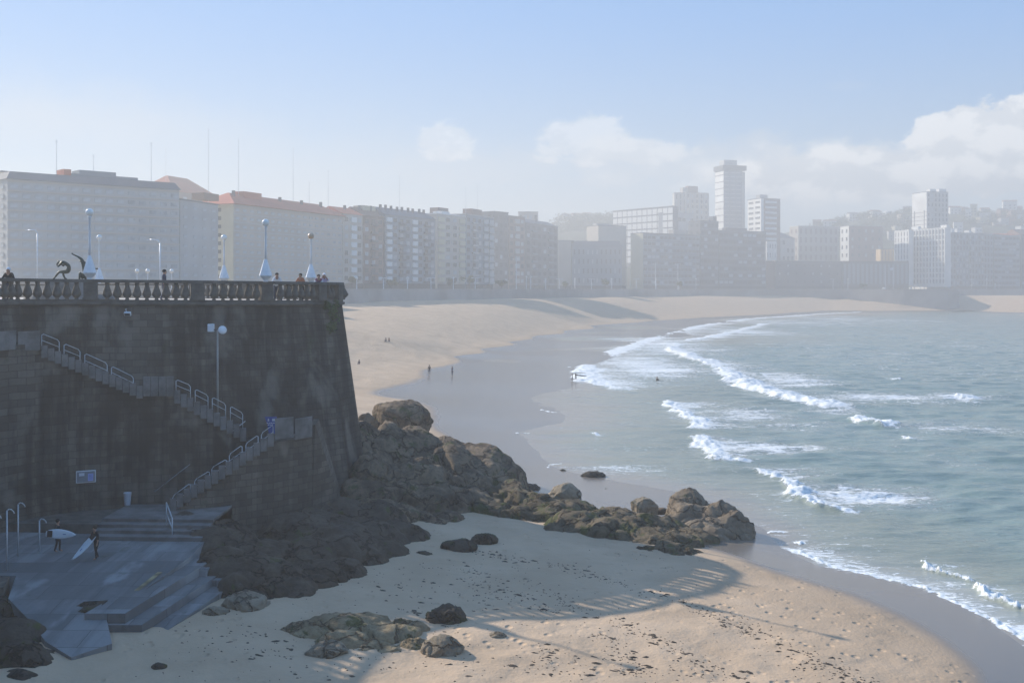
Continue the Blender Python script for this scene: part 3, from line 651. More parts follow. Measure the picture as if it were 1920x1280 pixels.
tex = [(720,79.5,-13.2,9,7),(810,80.5,-14.2,10,6),(890,83,-14.4,8,6),(700,79.0,-11.9,4,5),(735,79.5,-12.2,4,5),(770,80,-12.5,4,5),(805,80.5,-12.9,4,5),(840,81.5,-13.3,4,4),(880,83,-13.8,4,4),(915,84,-14.4,4,4),
 (700,77,-12.8,5,5),(745,77.5,-13.1,5,5),(790,77.5,-13.7,5,5),(835,78.5,-13.9,5,5),(875,79.5,-14.4,4,4.5),(915,80.5,-14.9,4,4),
 (700,73.5,-14.0,5,5),(745,73.5,-14.5,4.5,5),(790,73.5,-14.9,4.5,4.5),(830,75,-15.0,4,4),(655,72,-14.0,5,5)]
rock_object('rock_outcrop', [CH(*a, seed=100+i) for i, a in enumerate(ridge+tex)], M['rock'], 'big brown rock ridge running from the foot of the bastion to the wet sand', 'rock outcrop')
green = [(955,81,-14.5,4,4),(975,80,-14.7,4,4),(1000,79,-14.9,4,4),(1030,77,-15.0,4.5,4),(935,78,-15.2,4,3.5),(985,76.5,-15.5,4,3.5),(1085,77,-15.2,4,4),(1075,73.5,-15.4,4.5,4),
 (1120,75.5,-15.4,4,4),(1150,76.5,-15.35,4.5,4),(1125,72,-15.5,4,3.5),(1165,73,-15.45,4.5,4),(1190,71,-15.6,4,3),(1215,74,-15.6,5,3.5),(1225,70.5,-15.55,4,3.5),(1262,70,-15.8,3.6,3.5),(1262,67.5,-15.75,3.2,3),(1285,72,-16.2,3.5,3),(1225,67.3,-16.0,3,2)]
rock_object('rock_outcrop', [CH(a[0], a[1], a[2]+.25, a[3], a[4], seed=200+i, rough=.16) for i, a in enumerate(green)], rock_mat('weedy_rock', (.09,.07,.045), (.20,.155,.10), .45), 'low mossy dark reef of rocks jutting right beside the shaded cove', 'rock outcrop')
slope = [(350,64,-13.6,3,4),(352,61.5,-14.0,2.6,3),(395,62.5,-13.9,3.5,3.5),(420,63,-13.9,4,4),(385,61,-13.7,5,4),(430,60,-13.9,5,4),(475,59.5,-14.0,5,4),(420,57.5,-14.2,4,4),(470,57.2,-14.3,5,4),(515,56.5,-14.6,4,4),(545,55.5,-15.0,3.4,3.5),(505,54.8,-15.0,3.6,2.8),(455,55.5,-14.8,3,3),
 (520,60.5,-14.1,5,4.5),(570,60.5,-14.2,5,4.5),(610,62,-14.2,5,5),(600,58,-14.9,3.6,3),(645,59,-15.0,3,2.8),(650,64,-14.4,5,5),(690,66,-14.5,5,5),(690,62,-15.0,3,3),(725,63.5,-15.1,3,3),(735,68,-14.7,4.5,4.5),(770,68,-15.1,3.5,3.5),(600,68,-14.0,6,5),(560,66,-14.0,6,5),(640,69.5,-13.9,5,5),(700,70,-14.2,5,5),(595,56.3,-15.35,3,1.4)]
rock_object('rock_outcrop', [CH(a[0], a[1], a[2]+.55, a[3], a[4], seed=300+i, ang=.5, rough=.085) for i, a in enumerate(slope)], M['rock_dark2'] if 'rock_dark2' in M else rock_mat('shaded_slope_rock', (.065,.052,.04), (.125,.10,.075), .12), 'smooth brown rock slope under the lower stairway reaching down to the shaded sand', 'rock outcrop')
point = [(1290,78,-14.0,2.6,2.6),(1280,76.5,-14.5,3.6,3.4),(1315,76.5,-14.4,4.4,3.5),(1350,76,-14.4,3.6,3.5),(1372,75,-14.9,3,3),(1385,74,-16.0,1.8,2),(1330,74,-15.0,4.4,2.8),(1290,74.6,-15.3,3,2.6)]
rock_object('rock_outcrop', [CH(a[0], a[1], a[2]-.4, a[3]*1.1, a[4], seed=400+i, zb=-17.6) for i, a in enumerate(point)], M['rock_tan2'] if 'rock_tan2' in M else rock_mat('brown_point_rock', (.20,.155,.11), (.29,.23,.165), .05), 'sunlit brown rock mound standing alone at the water edge right of the reef', 'rock outcrop')
def boulder(label, px, yb, wpx, hpx, zb, seed, mt, dep=.8, group=None, ang=.8, name='boulder'):
    g = G(px, yb, zb); s = g.y/F; W = wpx*s; H = max(.15, (hpx*s)*.95-W*dep*.22*.5); cy = g.y+W*dep*.42
    return rock_object(name, [chunk('b', ((px-CX)/F*cy, cy, zb+H*.18), (W/2*1.06, W*dep/2, H*.82), seed, angular=ang, rough=.10, sub=5 if wpx > 40 else 4)], mt, label, 'boulder', group)
boulder('huge rounded grey boulder with a pale edge behind the top of the rock ridge', 754, 806, 132, 66, -13.2, 1, M['rock'], .8)
boulder('grey boulder half hidden between the bastion wall and the huge rounded boulder', 690, 806, 44, 40, -13.2, 2, M['rock'])
boulder('round reddish brown boulder perched on the mossy reef', 1057, 946, 66, 46, -15.9, 3, M['rock_tan'])
boulder('angular tan boulder sitting behind the reef just left of the brown mound', 1207, 962, 52, 36, -16.2, 4, M['rock_tan'])
boulder('small low rock between the angular tan boulder and the brown mound', 1238, 962, 26, 12, -16.4, 5, M['rock'])
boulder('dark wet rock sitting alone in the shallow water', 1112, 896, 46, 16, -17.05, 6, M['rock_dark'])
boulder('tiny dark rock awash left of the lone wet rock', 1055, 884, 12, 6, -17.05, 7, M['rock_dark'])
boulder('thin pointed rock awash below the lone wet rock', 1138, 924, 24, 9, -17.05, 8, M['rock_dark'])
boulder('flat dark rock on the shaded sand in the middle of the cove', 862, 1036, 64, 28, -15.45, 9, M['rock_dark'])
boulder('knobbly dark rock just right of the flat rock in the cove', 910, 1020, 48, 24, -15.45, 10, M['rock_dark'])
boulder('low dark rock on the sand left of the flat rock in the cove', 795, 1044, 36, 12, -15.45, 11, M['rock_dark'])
fg = [(600,1196,110,36,.9),(660,1196,150,46,.9),(720,1205,130,44,.8),(650,1216,110,40,.7),(700,1222,100,34,.7),(750,1190,90,34,.8),(775,1215,50,34,.8),(570,1200,60,26,.8),(550,1196,60,30,1)]
ch = []
for i, (px, yb, wp, hp, dp) in enumerate(fg):
    g = G(px, yb, -15.55); s = g.y/F; W = wp*s; cy = g.y+W*dp*.4; ch.append(chunk('b', ((px-CX)/F*cy, cy, -15.75), (W/2*1.3, W*dp/2*1.1, hp*s*.70), 500+i, rough=.13, sub=5))
rock_object('rock_outcrop', ch, rock_mat('ochre_foreground_rock', (.25,.185,.11), (.40,.31,.19), .3), 'low ochre and green rock cluster half in sun at the bottom of the picture', 'rock outcrop')
boulder('rounded brown boulder in sunlight right of the ochre rock cluster', 832, 1232, 78, 44, -15.62, 21, M['rock_tan'])
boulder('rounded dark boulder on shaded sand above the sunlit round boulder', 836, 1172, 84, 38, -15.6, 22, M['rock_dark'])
boulder('smooth tan boulder in front of the ochre rock cluster', 614, 1237, 84, 34, -15.6, 23, M['rock_tan'])
boulder('half buried tan rock at the very edge of the shade on the sand', 931, 1199, 40, 14, -15.66, 24, M['rock_tan'])
boulder('smooth tan boulder at the foot of the rock slope beside the slipway steps', 462, 1150, 92, 42, -15.4, 25, M['rock_tan'])
boulder('low tan boulder touching the lowest slipway step', 405, 1158, 50, 22, -15.4, 26, M['rock_tan'])
boulder('small round mossy boulder at the right end of the ochre cluster', 752, 1186, 36, 28, -15.5, 27, M['rock'])
boulder('dark tuft shaped stone on the sand in front of the slipway', 298, 1254, 28, 12, -15.3, 28, M['rock_dark'])
# rubble left of the slipway
rb = []
for i in range(46):
    px, py = random.uniform(-60, 95), random.uniform(1100, 1270)
    if px > 45+(py-1100)*.45: continue
    g = G(px, py, -15.2); r = random.uniform(.2, .6); rb.append(chunk('r', (g.x, g.y, -15.3), (r*1.3, r, r*.7), 600+i, sub=3))
for i, (px, py, r) in enumerate([(10,1150,1.6),(40,1190,1.2),(-20,1200,1.8),(20,1240,1.5),(70,1225,.8)]):
    g = G(px, py, -15.2); rb.append(chunk('r', (g.x, g.y, -15.6), (r*1.3, r, r*.75), 660+i))
rock_object('rock_outcrop', rb, M['rock_dark'], 'heap of rubble and broken slabs left of the slipway in the corner', 'rock outcrop')

# ------------------------------------------------------------ seaweed scraps on the sand
mb_v, mb_f = [], []
def scrap(x, y, L, W_, ang):
    z = gz(x, y); dr = min(1, max(0, (z+16.1)/.3)); q_ = lambda a, sd: float(vnoise(np.array([x/a]), np.array([y/a]), sd)[0])
    z += dr*(q_(2.2,1)*.16+q_(.7,2)*.06+q_(9,3)*.25)+.015; n = 7; base = len(mb_v); 
    for k in range(n):
        a = 2*math.pi*k/n; r = random.uniform(.55, 1.2); lx, ly = L*math.cos(a)*r, W_*math.sin(a)*r
        mb_v.append((x+lx*math.cos(ang)-ly*math.sin(ang), y+lx*math.sin(ang)+ly*math.cos(ang), z-.03))
    mb_v.append((x+random.uniform(-.3,.3)*L, y, z+.01+random.uniform(.0,.04)*min(1, L*4))); 
    for k in range(n): mb_f.append((base+k, base+(k+1) % n, base+n))
    for _ in range(1): pass
lines = [([(880,1040),(960,1055),(1060,1066),(1120,1082),(1200,1106),(1290,1130),(1350,1160),(1420,1185)],170,7),([(960,1062),(1010,1100),(1060,1130),(1110,1152)],60,10),
 ([(1140,1160),(1220,1195),(1290,1230),(1400,1270)],110,9),([(1300,1140),(1400,1165),(1460,1195),(1560,1240),(1640,1275)],110,9),([(870,1070),(950,1110),(1010,1140),(1040,1150)],60,10),
 ([(870,1085),(900,1120),(960,1130)],40,14),([(1120,1190),(1170,1225),(1190,1260)],70,12),([(1020,1210),(1040,1260)],30,12),([(560,1010),(700,1080),(900,1110)],40,30),([(350,1190),(500,1230),(600,1270)],60,28),
 ([(1480,1230),(1560,1255),(1640,1280)],60,14),([(640,1240),(900,1255),(1200,1270)],50,25),([(960,1240),(1200,1250),(1340,1265)],60,18),([(760,1110),(860,1160),(700,1140)],60,40)]
for pts, n, spd in lines:
    for i in range(int(n*1.35)):
        k = random.random()*(len(pts)-1); i_ = int(k); a, b_ = pts[i_], pts[i_+1]; q = k-i_
        px, py = a[0]+(b_[0]-a[0])*q+random.gauss(0, spd*1.3), a[1]+(b_[1]-a[1])*q+random.gauss(0, spd*.6)
        if py < 975: continue
        g = G(px, py, -15.7); L = random.choice([.05,.06,.08,.11,.20,.07])*random.uniform(.7,1.5); scrap(g.x, g.y, L, L*random.uniform(.3,.7), random.gauss(-.3,.5))
for i in range(450):
    px, py = random.uniform(250, 1650), random.uniform(1020, 1290)
    if px > 1380+(py-1100)*1.6: continue
    g = G(px, py, -15.7); L = random.uniform(.03, .09); scrap(g.x, g.y, L, L*.5, random.uniform(0, 3))
me = bpy.data.meshes.new('seaweed'); me.from_pydata(mb_v, [], mb_f)
tag(link_mesh('seaweed', me, mat('dried_seaweed', (.055,.042,.03), .9, .4, 2)), 'dark scraps of dried seaweed strewn in curved lines over the near sand', 'seaweed', kind='stuff')

# ------------------------------------------------------------ lamps, poles, posts, signs
def globe_lamp(loc, h, label, gm, group='globe lamps on the bastion promenade', flip=1):
    r = empty('street_lamp', loc, 0, label, 'street lamp', group)
    MB().lathe([(.17,0),(.19,.12),(.44,.40),(.42,.48),(.12,1.45),(.11,1.5)], seg=8).build('base', M['metal_white'], r)
    MB().lathe([(.085,1.5),(.075,2.5),(.06,h-.62),(.10,h-.58),(.12,h-.48),(.07,h-.46)], seg=10).build('pole', M['metal_white'], r, True)
    MB().ball((0,0,h-.24), .25, 20, 12).build('globe', gm, r, True)
    return r
for px, d, zt, yg, lab, gm in [(168,69.5,None,391,'tall white globe lamp on the balustrade beside the bronze statues','globe'),(498,73.7,None,411,'tall white globe lamp on the balustrade above the blue sign','globe'),
      (186,105,.54,440,'smaller white globe lamp right behind the tall lamp by the statues','globe'),(420,93.5,.54,440,'white globe lamp in front of the yellow building corner','globe'),(583,88,.52,437,'globe lamp with amber globe near the right tip of the bastion','globe_amber')]:
    if zt is None: zt = (YH-523.5)/F*d if px < 300 else (YH-528)/F*d
    zt2 = zt if px in (168, 498) else zt
    x = (px-CX)/F*d; top = (YH-yg)/F*d; globe_lamp((x, d, zt2), top-zt2, lab, M[gm])
globe_lamp((-31.1,60.6,.6), 4.4, 'white globe lamp on the balustrade just past the left edge', M['globe'])
# floodlight pole on the upper stairs
d = dwall(408)-2.4; x = (408-CX)/F*d; zb = (YH-775)/F*d; zt = (YH-618)/F*d
r = empty('floodlight_pole', (x, d, zb), 0, 'slim pole on the stairs with round floodlight and white box against the dark wall', 'floodlight')
MB().tube((0,0,0), (0,0,zt-zb), .075, .055).build('pole', M['concrete'], r, True)
MB().box((-.42,0,zt-zb+.12), (.38,.3,.5), bev=.03).build('control_box', M['metal_white'], r)
MB().tube((-.3,0,zt-zb), (.3,0,zt-zb), .035).build('arm', M['dark_metal'], r)
o = MB().lathe([(.05,-.16),(.16,-.12),(.25,-.02),(.27,.06),(.26,.08)], seg=18).build('lamp_head', M['metal_white'], r, True); o.location = (.34,-.15,zt-zb-.02); o.rotation_euler = (R(75), 0, R(25))
d = dwall(245)-.2; r = empty('wall_floodlight', ((245-CX)/F*d, d-.4, (YH-588)/F*d), 0, 'small rectangular floodlight on a bracket high on the wall under the balustrade', 'floodlight')
MB().box((0,-.15,0), (.42,.16,.26), rot=Matrix.Rotation(.5,3,'X'), bev=.02).build('lamp_head', M['metal_white'], r)
MB().path([(0,-.1,0),(-.25,.15,.28),(-.3,.6,.3)], .03).build('bracket', M['steel'], r)
MB().box((0,-.235,-.045), (.34,.02,.18), rot=Matrix.Rotation(.5,3,'X')).build('lens', M['glass'], r)
# signs
d = dwall(160)-3.4-.06; c = Vector(((161-CX)/F*d, d, (YH-893)/F*d)); ang = math.atan2(dwall(200)-dwall(120), (sp(200,3.4)[0]-sp(120,3.4)[0]))
r = empty('information_board', c, ang, 'framed white information board fixed to the wall above the slipway', 'information board')
blue = mat('sign_blue', (.03,.07,.30), .5, .1, 2); white = mat('sign_white', (.62,.63,.68), .5, .06, 2); grey = mat('board_grey', (.22,.23,.25), .5, .1, 2)
MB().box((0,-.03,0), (1.12,.05,.74), bev=.02).build('frame', M['metal_white'], r)
MB().box((0,-.06,0), (1.02,.02,.64)).build('panel', grey, r)
MB().box((.26,-.075,-.04), (.30,.015,.44)).build('notice', mat('notice_blue', (.35,.40,.70), .5, .1, 2), r)
MB().box((-.24,-.075,.15), (.30,.015,.18)).build('notice', white, r)
mb = MB()
for k in range(4): mb.box((.26,-.086,.10-k*.08), (.22,.008,.02))
mb.build('lettering', blue, r)
d = dwall(503)-1.25; c = Vector(((504-CX)/F*d, d, (YH-797)/F*d))
r = empty('blue_sign', c, .12, 'blue notice board with white lettering standing on the stair landing', 'sign')
MB().box((0,0,0), (1.05,.05,1.15), bev=.01).build('board', blue, r)
mb = MB()
for k, (zz, wd) in enumerate([(.16,.66),(.04,.60)]):
    xx = -.38
    while xx < -.38+wd: ww = random.uniform(.05,.14); mb.box((xx+ww/2-.0, -.03, zz), (ww, .012, .06)); xx += ww+.035
mb.tube((-.34,-.02,.40),(-.34,-.035,.40),.07,seg=16); mb.tube((-.02,-.02,.40),(-.02,-.035,.40),.05,seg=16); mb.box((-.02,-.028,.31),(.12,.012,.06))
mb.build('lettering', white, r)
MB().box((.36,-.035,.36), (.28,.02,.16)).build('label_plate', white, r)
for sx in (-.45,.45): MB().tube((sx,.04,-.6-.9),(sx,.04,.55),.03,seg=6).build('post', M['steel'], r)
# litter bin on the wall
d = dwall(238)-3.4-.3; c = Vector(((239-CX)/F*d, d, (YH-947)/F*d))
r = empty('litter_bin', c, 0, 'pale tapered litter bin hung on the wall above the slipway landing', 'litter bin')
MB().lathe([(.15,0),(.17,.04),(.23,.75),(.24,.78),(.20,.78),(.18,.72)], seg=14).build('bin', white, r, True); MB().box((0,.22,.5), (.12,.14,.3)).build('bracket', M['steel'], r)
# shower posts
for px, yb, yt, lab in [(13,1062,957,'bent top shower post nearest the left edge of the slipway'),(34,1038,945,'tallest looking bent top shower post, second from the left edge'),(74,1032,975,'short bent top shower post standing nearest the surfers'),(-12,1075,966,'bent top shower post partly cut by the left edge of the picture')]:
    g = G(px, yb, -13.85); s = g.y/F; h = (yb-yt)*s
    r = empty('shower_post', g, 0, lab, 'shower post', 'shower posts beside the slipway')
    MB().tube((0,0,-.3),(0,0,h),.04).build('post', M['steel'], r, True)
    MB().path([(0,0,h),(.10,0,h+.08),(.22,0,h+.06),(.33,0,h-.04),(.37,0,h-.14)], .03).build('spout', M['steel'], r, True)

# ------------------------------------------------------------ people
SKIN = (.36,.22,.16)
def cloth(name, c): 
    if name not in M: M[name] = mat(name, c, .85, .15, 6, spec=.1)
    return M[name]
def figure(name, J, mats_region, parent_loc, rz=0, label=None, cat='person', group=None, sub=2, hair=None, fingers=True, k=1.0, rs=1.0):
    """J: joint dict (x right, y forward, z up). One skinned surface, coloured by nearest bone."""
    Rr = dict(pelvis=.145,waist=.125,chest=.155,neck=.062,chin=.075,head=.098,crown=.07,nose=.03,
              shl=.075,shr=.075,ell=.047,elr=.047,wrl=.033,wrr=.033,hal=.040,har=.040,hpl=.10,hpr=.10,knl=.062,knr=.062,anl=.043,anr=.043,tol=.042,tor=.042)
    bones = [('pelvis','waist'),('waist','chest'),('chest','neck'),('neck','chin'),('chin','head'),('head','crown'),('chest','shl'),('shl','ell'),('ell','wrl'),('wrl','hal'),
             ('chest','shr'),('shr','elr'),('elr','wrr'),('wrr','har'),('pelvis','hpl'),('hpl','knl'),('knl','anl'),('anl','tol'),('pelvis','hpr'),('hpr','knr'),('knr','anr'),('anr','tor')]
    names = list(dict.fromkeys(['pelvis']+[n for b_ in bones for n in b_])); pts = [Vector(J[n])*k for n in names]; rad = [Rr[n]*k*rs for n in names]; ed = [(names.index(a), names.index(b_)) for a, b_ in bones]
    # face: a nose in front of the head
    hd, cn = Vector(J['head']), Vector(J['chin']); fwd = Vector(J.get('face', (0,1,0))).normalized()
    pts.append((hd*.7+cn*.3+fwd*.105)*k); rad.append(.018*k); ed.append((names.index('head'), len(pts)-1)); names.append('nose')
    if fingers:
        for s in 'lr':
            w_, h_ = Vector(J['wr'+s]), Vector(J['ha'+s]); dr = (h_-w_).normalized(); sd = dr.cross(Vector((0,1,.3))).normalized()
            for q, (o_, L) in enumerate([(-.03,.072),(-.01,.082),(.01,.078),(.03,.062)]):
                pts.append((h_+sd*o_+dr*L)*k); rad.append(.010*k); ed.append((names.index('ha'+s), len(pts)-1)); names.append('ha'+s+'f')
            pts.append((w_*.4+h_*.6-sd*.075+dr*.03)*k); rad.append(.012*k); ed.append((names.index('ha'+s), len(pts)-1)); names.append('ha'+s+'f')
    me = bpy.data.meshes.new(name); me.from_pydata([tuple(p) for p in pts], ed, []); o = bpy.data.objects.new(name, me); COL.objects.link(o)
    md = o.modifiers.new('skin', 'SKIN'); md.use_smooth_shade = True
    for i, v in enumerate(me.skin_vertices[0].data): v.radius = (rad[i], rad[i]*(.72 if names[i] in ('pelvis','waist','chest') else 1)); v.use_root = (i == 0)
    o.modifiers.new('sub', 'SUBSURF').levels = sub; o.modifiers['sub'].render_levels = sub
    dg = bpy.context.evaluated_depsgraph_get(); me2 = bpy.data.meshes.new_from_object(o.evaluated_get(dg)); COL.objects.unlink(o); bpy.data.objects.remove(o)
    me2.materials.clear(); keys = list(dict.fromkeys(mats_region.values()))
    for kx in keys: me2.materials.append(M[kx])
    reg = dict(pelvis='legs',waist='torso',chest='torso',neck='skin',chin='skin',head='skin',crown='hair',nose='skin',shl='torso',shr='torso',ell='arms',elr='arms',wrl='hands',wrr='hands',hal='hands',har='hands',
               hpl='legs',hpr='legs',knl='legs',knr='legs',anl='shins',anr='shins',tol='feet',tor='feet')
    P_ = np.array([tuple(p) for p in pts]); nm = [reg.get(n.rstrip('f') if n.endswith('f') else n, 'skin') for n in names]
    smp, sreg = [], []
    for a, b_ in ed:
        for q in (0,.25,.5,.75,1):
            smp.append(P_[a]*(1-q)+P_[b_]*q); sreg.append(nm[a] if q < .5 else nm[b_])
    smp = np.array(smp)
    for p in me2.polygons:
        dd = ((smp-np.array(p.center))**2).sum(1); p.material_index = keys.index(mats_region.get(sreg[int(dd.argmin())], mats_region['skin']))
    me2.polygons.foreach_set('use_smooth', [True]*len(me2.polygons))
    o = bpy.data.objects.new(name, me2); COL.objects.link(o); o.location = parent_loc; o.rotation_euler = (0,0,rz); tag(o, label, cat, group)
    if hair:
        hd2 = (Vector(J['head'])+Vector(J['crown']))/2*k - fwd*.02*k; MB().ball(hd2, .112*k, 14, 10, (1,1.05,.95)).build('hair' if hair != 'cap' else 'cap', M[hair], o, True)
    return o
def pose(kind='stand', lean=0.0, stride=0.0, arms='down'):
    s = stride; y = lean
    J = dict(pelvis=(0,0,.93),waist=(0,y*.3,1.10),chest=(0,y*.7,1.34),neck=(0,y,1.50),chin=(0,y+.03,1.56),head=(0,y+.03,1.65),crown=(0,y+.01,1.72),
      shl=(-.17,y*.8,1.42),shr=(.17,y*.8,1.42),hpl=(-.09,0,.88),hpr=(.09,0,.88),knl=(-.10,.02+s*.35,.48),knr=(.10,.04-s*.15,.48),anl=(-.10,-.02+s*.45,.07),anr=(.10,-.02-s*.55,.09),tol=(-.11,.15+s*.45,.04),tor=(.11,.14-s*.5,.04),
      ell=(-.24,y*.8-.02,1.13),elr=(.24,y*.8-.02,1.13),wrl=(-.25,y*.8+.08,.88),wrr=(.25,y*.8+.08,.88),hal=(-.25,y*.8+.11,.80),har=(.25,y*.8+.11,.80))
    if arms == 'rail': J.update(ell=(-.30,y+.05,1.18),elr=(.30,y+.05,1.18),wrl=(-.14,y+.28,1.14),wrr=(.14,y+.28,1.14),hal=(-.06,y+.32,1.13),har=(.06,y+.32,1.13))
    if arms == 'photo': J.update(ell=(-.28,y+.16,1.28),elr=(.28,y+.16,1.28),wrl=(-.10,y+.26,1.52),wrr=(.10,y+.26,1.52),hal=(-.06,y+.24,1.58),har=(.06,y+.24,1.58))
    if arms == 'carry': J.update(elr=(.33,y,1.14),wrr=(.40,y+.16,.96),har=(.40,y+.20,.90))
    if kind == 'sit':
        J.update(pelvis=(0,0,.15),waist=(0,.02,.32),chest=(0,.08,.56),neck=(0,.14,.72),chin=(0,.17,.78),head=(0,.17,.87),crown=(0,.15,.94),shl=(-.17,.1,.64),shr=(.17,.1,.64),hpl=(-.1,.03,.14),hpr=(.1,.03,.14),
         knl=(-.13,.38,.42),knr=(.13,.38,.42),anl=(-.12,.62,.07),anr=(.12,.62,.07),tol=(-.12,.78,.05),tor=(.12,.78,.05),ell=(-.22,.2,.42),elr=(.22,.2,.42),wrl=(-.1,.4,.44),wrr=(.1,.4,.44),hal=(-.04,.45,.45),har=(.04,.45,.45))
    return J
cloth('skin_tone', SKIN); cloth('dark_hair', (.02,.017,.015)); cloth('black_cloth', (.02,.02,.025)); cloth('navy_cloth', (.03,.04,.08)); cloth('white_cloth', (.68,.68,.70)); cloth('orange_cloth', (.42,.16,.08))
cloth('purple_cloth', (.20,.07,.14)); cloth('lilac_cloth', (.50,.48,.68)); cloth('denim', (.05,.07,.12)); cloth('grey_hair', (.5,.5,.5)); cloth('cap', (.75,.75,.78)); M['wetsuit'] = mat('wetsuit_rubber', (.012,.013,.017), .6, .2, 4)
def outfit(top, legs, shoes='black_cloth', hands='skin_tone', hair='dark_hair', arms=None): return dict(torso=top, arms=arms or top, hands=hands, legs=legs, shins=legs, feet=shoes, skin='skin_tone', hair=hair)
def rail_person(px, yhead, off, lab, J, of, rz, hair, k=None):
    d = dwall(px)+off; x = (px-CX)/F*d; zf = -.80; top = (YH-yhead)/F*d; kk = k or (top-zf)/(J['crown'][2]+.06)
    return figure('person', J, of, (x, d, zf), rz, lab, 'person', 'people on the bastion promenade', hair=hair, k=kk, rs=1.25)
rail_person(18, 501, .9, 'person in dark top and pale cap leaning over the balustrade at the left edge', pose(lean=.12, arms='rail'), outfit('black_cloth','navy_cloth'), R(180), 'cap')
rail_person(308, 505, 5, 'person in dark navy clothes walking alone above the middle of the balustrade', pose(stride=.3), outfit('navy_cloth','navy_cloth'), R(-80), 'dark_hair')
rail_person(518, 511.5, 1.0, 'dark haired person in a white shirt leaning on the balustrade beside the tall lamp', pose(lean=.3, arms='rail'), outfit('white_cloth','denim'), R(200), 'dark_hair')
rail_person(565, 512.5, .9, 'person in orange top with dark hair at the balustrade left of the amber lamp', pose(lean=.15, arms='rail'), outfit('orange_cloth','black_cloth'), R(170), 'dark_hair')
rail_person(596, 514.5, .9, 'person in purple top leaning on the balustrade right of the amber lamp', pose(lean=.3, arms='rail'), outfit('purple_cloth','denim', arms='white_cloth'), R(200), 'dark_hair')
rail_person(608, 512, .9, 'person in lilac top and white cap at the tip of the bastion', pose(lean=.1, arms='photo'), outfit('lilac_cloth','denim'), R(190), 'cap')
# surfers on the slipway
def surfer(px, yb, label, rz, J, k=.97, of=None, z=None):
    g = G(px, yb, -13.82 if z is None else z); g.z = plat_z(g.y)+.01 if z is None else z
    return g, figure('person', J, of or outfit('wetsuit','wetsuit','skin_tone'), g, rz, label, 'person', None, hair='dark_hair', k=k)
def board(name, c, L, W_, axis, up, label, dark=False, k=1):
    """surfboard: outline swept from tail to nose, axis = nose direction"""
    a = Vector(axis).normalized(); n = Vector(up).normalized(); s = a.cross(n).normalized(); bm = bmesh.new(); rings = []
    for i in range(15):
        t_ = i/14; w_ = W_/2*(math.sin(math.pi*min(1, (t_*.93+.07))**.9)**.62)*(1-.15*t_); rk = .10*max(0, t_-.6)**2*4*L/2
        if i == 14: w_ = .01
        p = a*((t_-.5)*L)+n*rk; th = .032*(1-.6*abs(t_-.45)*1.6)
        rings.append([bm.verts.new(p+s*w_*math.cos(q)+n*th*math.sin(q)) for q in [2*math.pi*j/10 for j in range(10)]])
    for A_, B_ in zip(rings[:-1], rings[1:]):
        for j in range(10): bm.faces.new((A_[j], A_[(j+1)%10], B_[(j+1)%10], B_[j]))
    bm.faces.new(rings[0]); bm.faces.new(rings[-1]); bmesh.ops.recalc_face_normals(bm, faces=bm.faces)
    me = bpy.data.meshes.new('deck'); bm.to_mesh(me); bm.free(); r = empty('surfboard', c, 0, label, 'surfboard')
    link_mesh('board', me, M['board_white'] if not dark else M['wetsuit'], r, True)
    q = Matrix((s, a, n)).transposed()
    MB().box(q @ Vector((0,-L*.36,.045)), (W_*.62, L*.17, .012), rot=q).build('grip_pad', M['wetsuit'], r)
    MB().box(q @ Vector((0,L*.12,.042)), (.03, .16, .008), rot=q).build('stripe', blue, r)
    for sx in (-.13,0,.13): MB().hexa([q @ Vector(v) for v in [(sx-.005,-L*.42,-.03),(sx+.005,-L*.42,-.03),(sx+.005,-L*.37,-.03),(sx-.005,-L*.37,-.03),(sx-.004,-L*.46,-.13),(sx+.004,-L*.46,-.13),(sx+.004,-L*.44,-.13),(sx-.004,-L*.44,-.13)]]).build('fin', M['dark_metal'], r)
    return r
M['board_white'] = mat('surfboard_resin', (.72,.76,.80), .3, .05, 2)
J = pose(stride=.12); J.update(ell=(-.30,.05,1.16), wrl=(-.16,.26,1.02), hal=(-.10,.30,.98))
g, _ = surfer(108, 1034, 'surfer in black wetsuit walking left with a white board held across the body', R(-95), pose(stride=.18, arms='carry'))
board('surfboard', g+Vector((.35,-.42,1.02)), 1.62, .54, (1,-.05,-.02), (.03,-1,.12), 'white surfboard with dark tail pad held level by the left surfer')
g, _ = surfer(181, 1045, 'surfer in black wetsuit walking towards the beach with a board tucked low', R(150), pose(stride=.30, lean=.1, arms='carry'))
board('surfboard', g+Vector((-.52,-.25,.68)), 1.7, .50, (-.62,-.25,-.75), (-.45,-.75,.5), 'pinkish white surfboard tucked low under the right surfer arm')
# people on the beach
def hit(px, py, d0=110.0):
    ds = np.arange(d0, 900, .25); zz = ground_z((px-CX)/F*ds, ds); k = int(np.argmax(zz >= (YH-py)/F*ds)); return float(ds[k])
def beach_person(px, yb, h, label, of, J, rz=0, hair='dark_hair'):
    d = hit(px, yb)
    x = (px-CX)/F*d; return figure('person', J, of, (x, d, gz(x, d)), rz, label, 'person', None, hair=hair, k=h*d/F/1.78, fingers=False), Vector((x, d, gz(x, d)))
beach_person(805, 703, 19, 'person in dark clothes walking on wet sand nearest the dry sand edge', outfit('black_cloth','navy_cloth','skin_tone'), pose(stride=.2), R(180))
beach_person(848, 705, 18, 'person in dark clothes with something white on wet sand, right of the first walker', outfit('navy_cloth','navy_cloth','skin_tone', arms='white_cloth'), pose(stride=.25), R(150))
beach_person(674, 683, 11, 'person sitting on dry sand close to the bastion wall', outfit('black_cloth','denim'), {**pose('sit')}, R(120)) if False else None
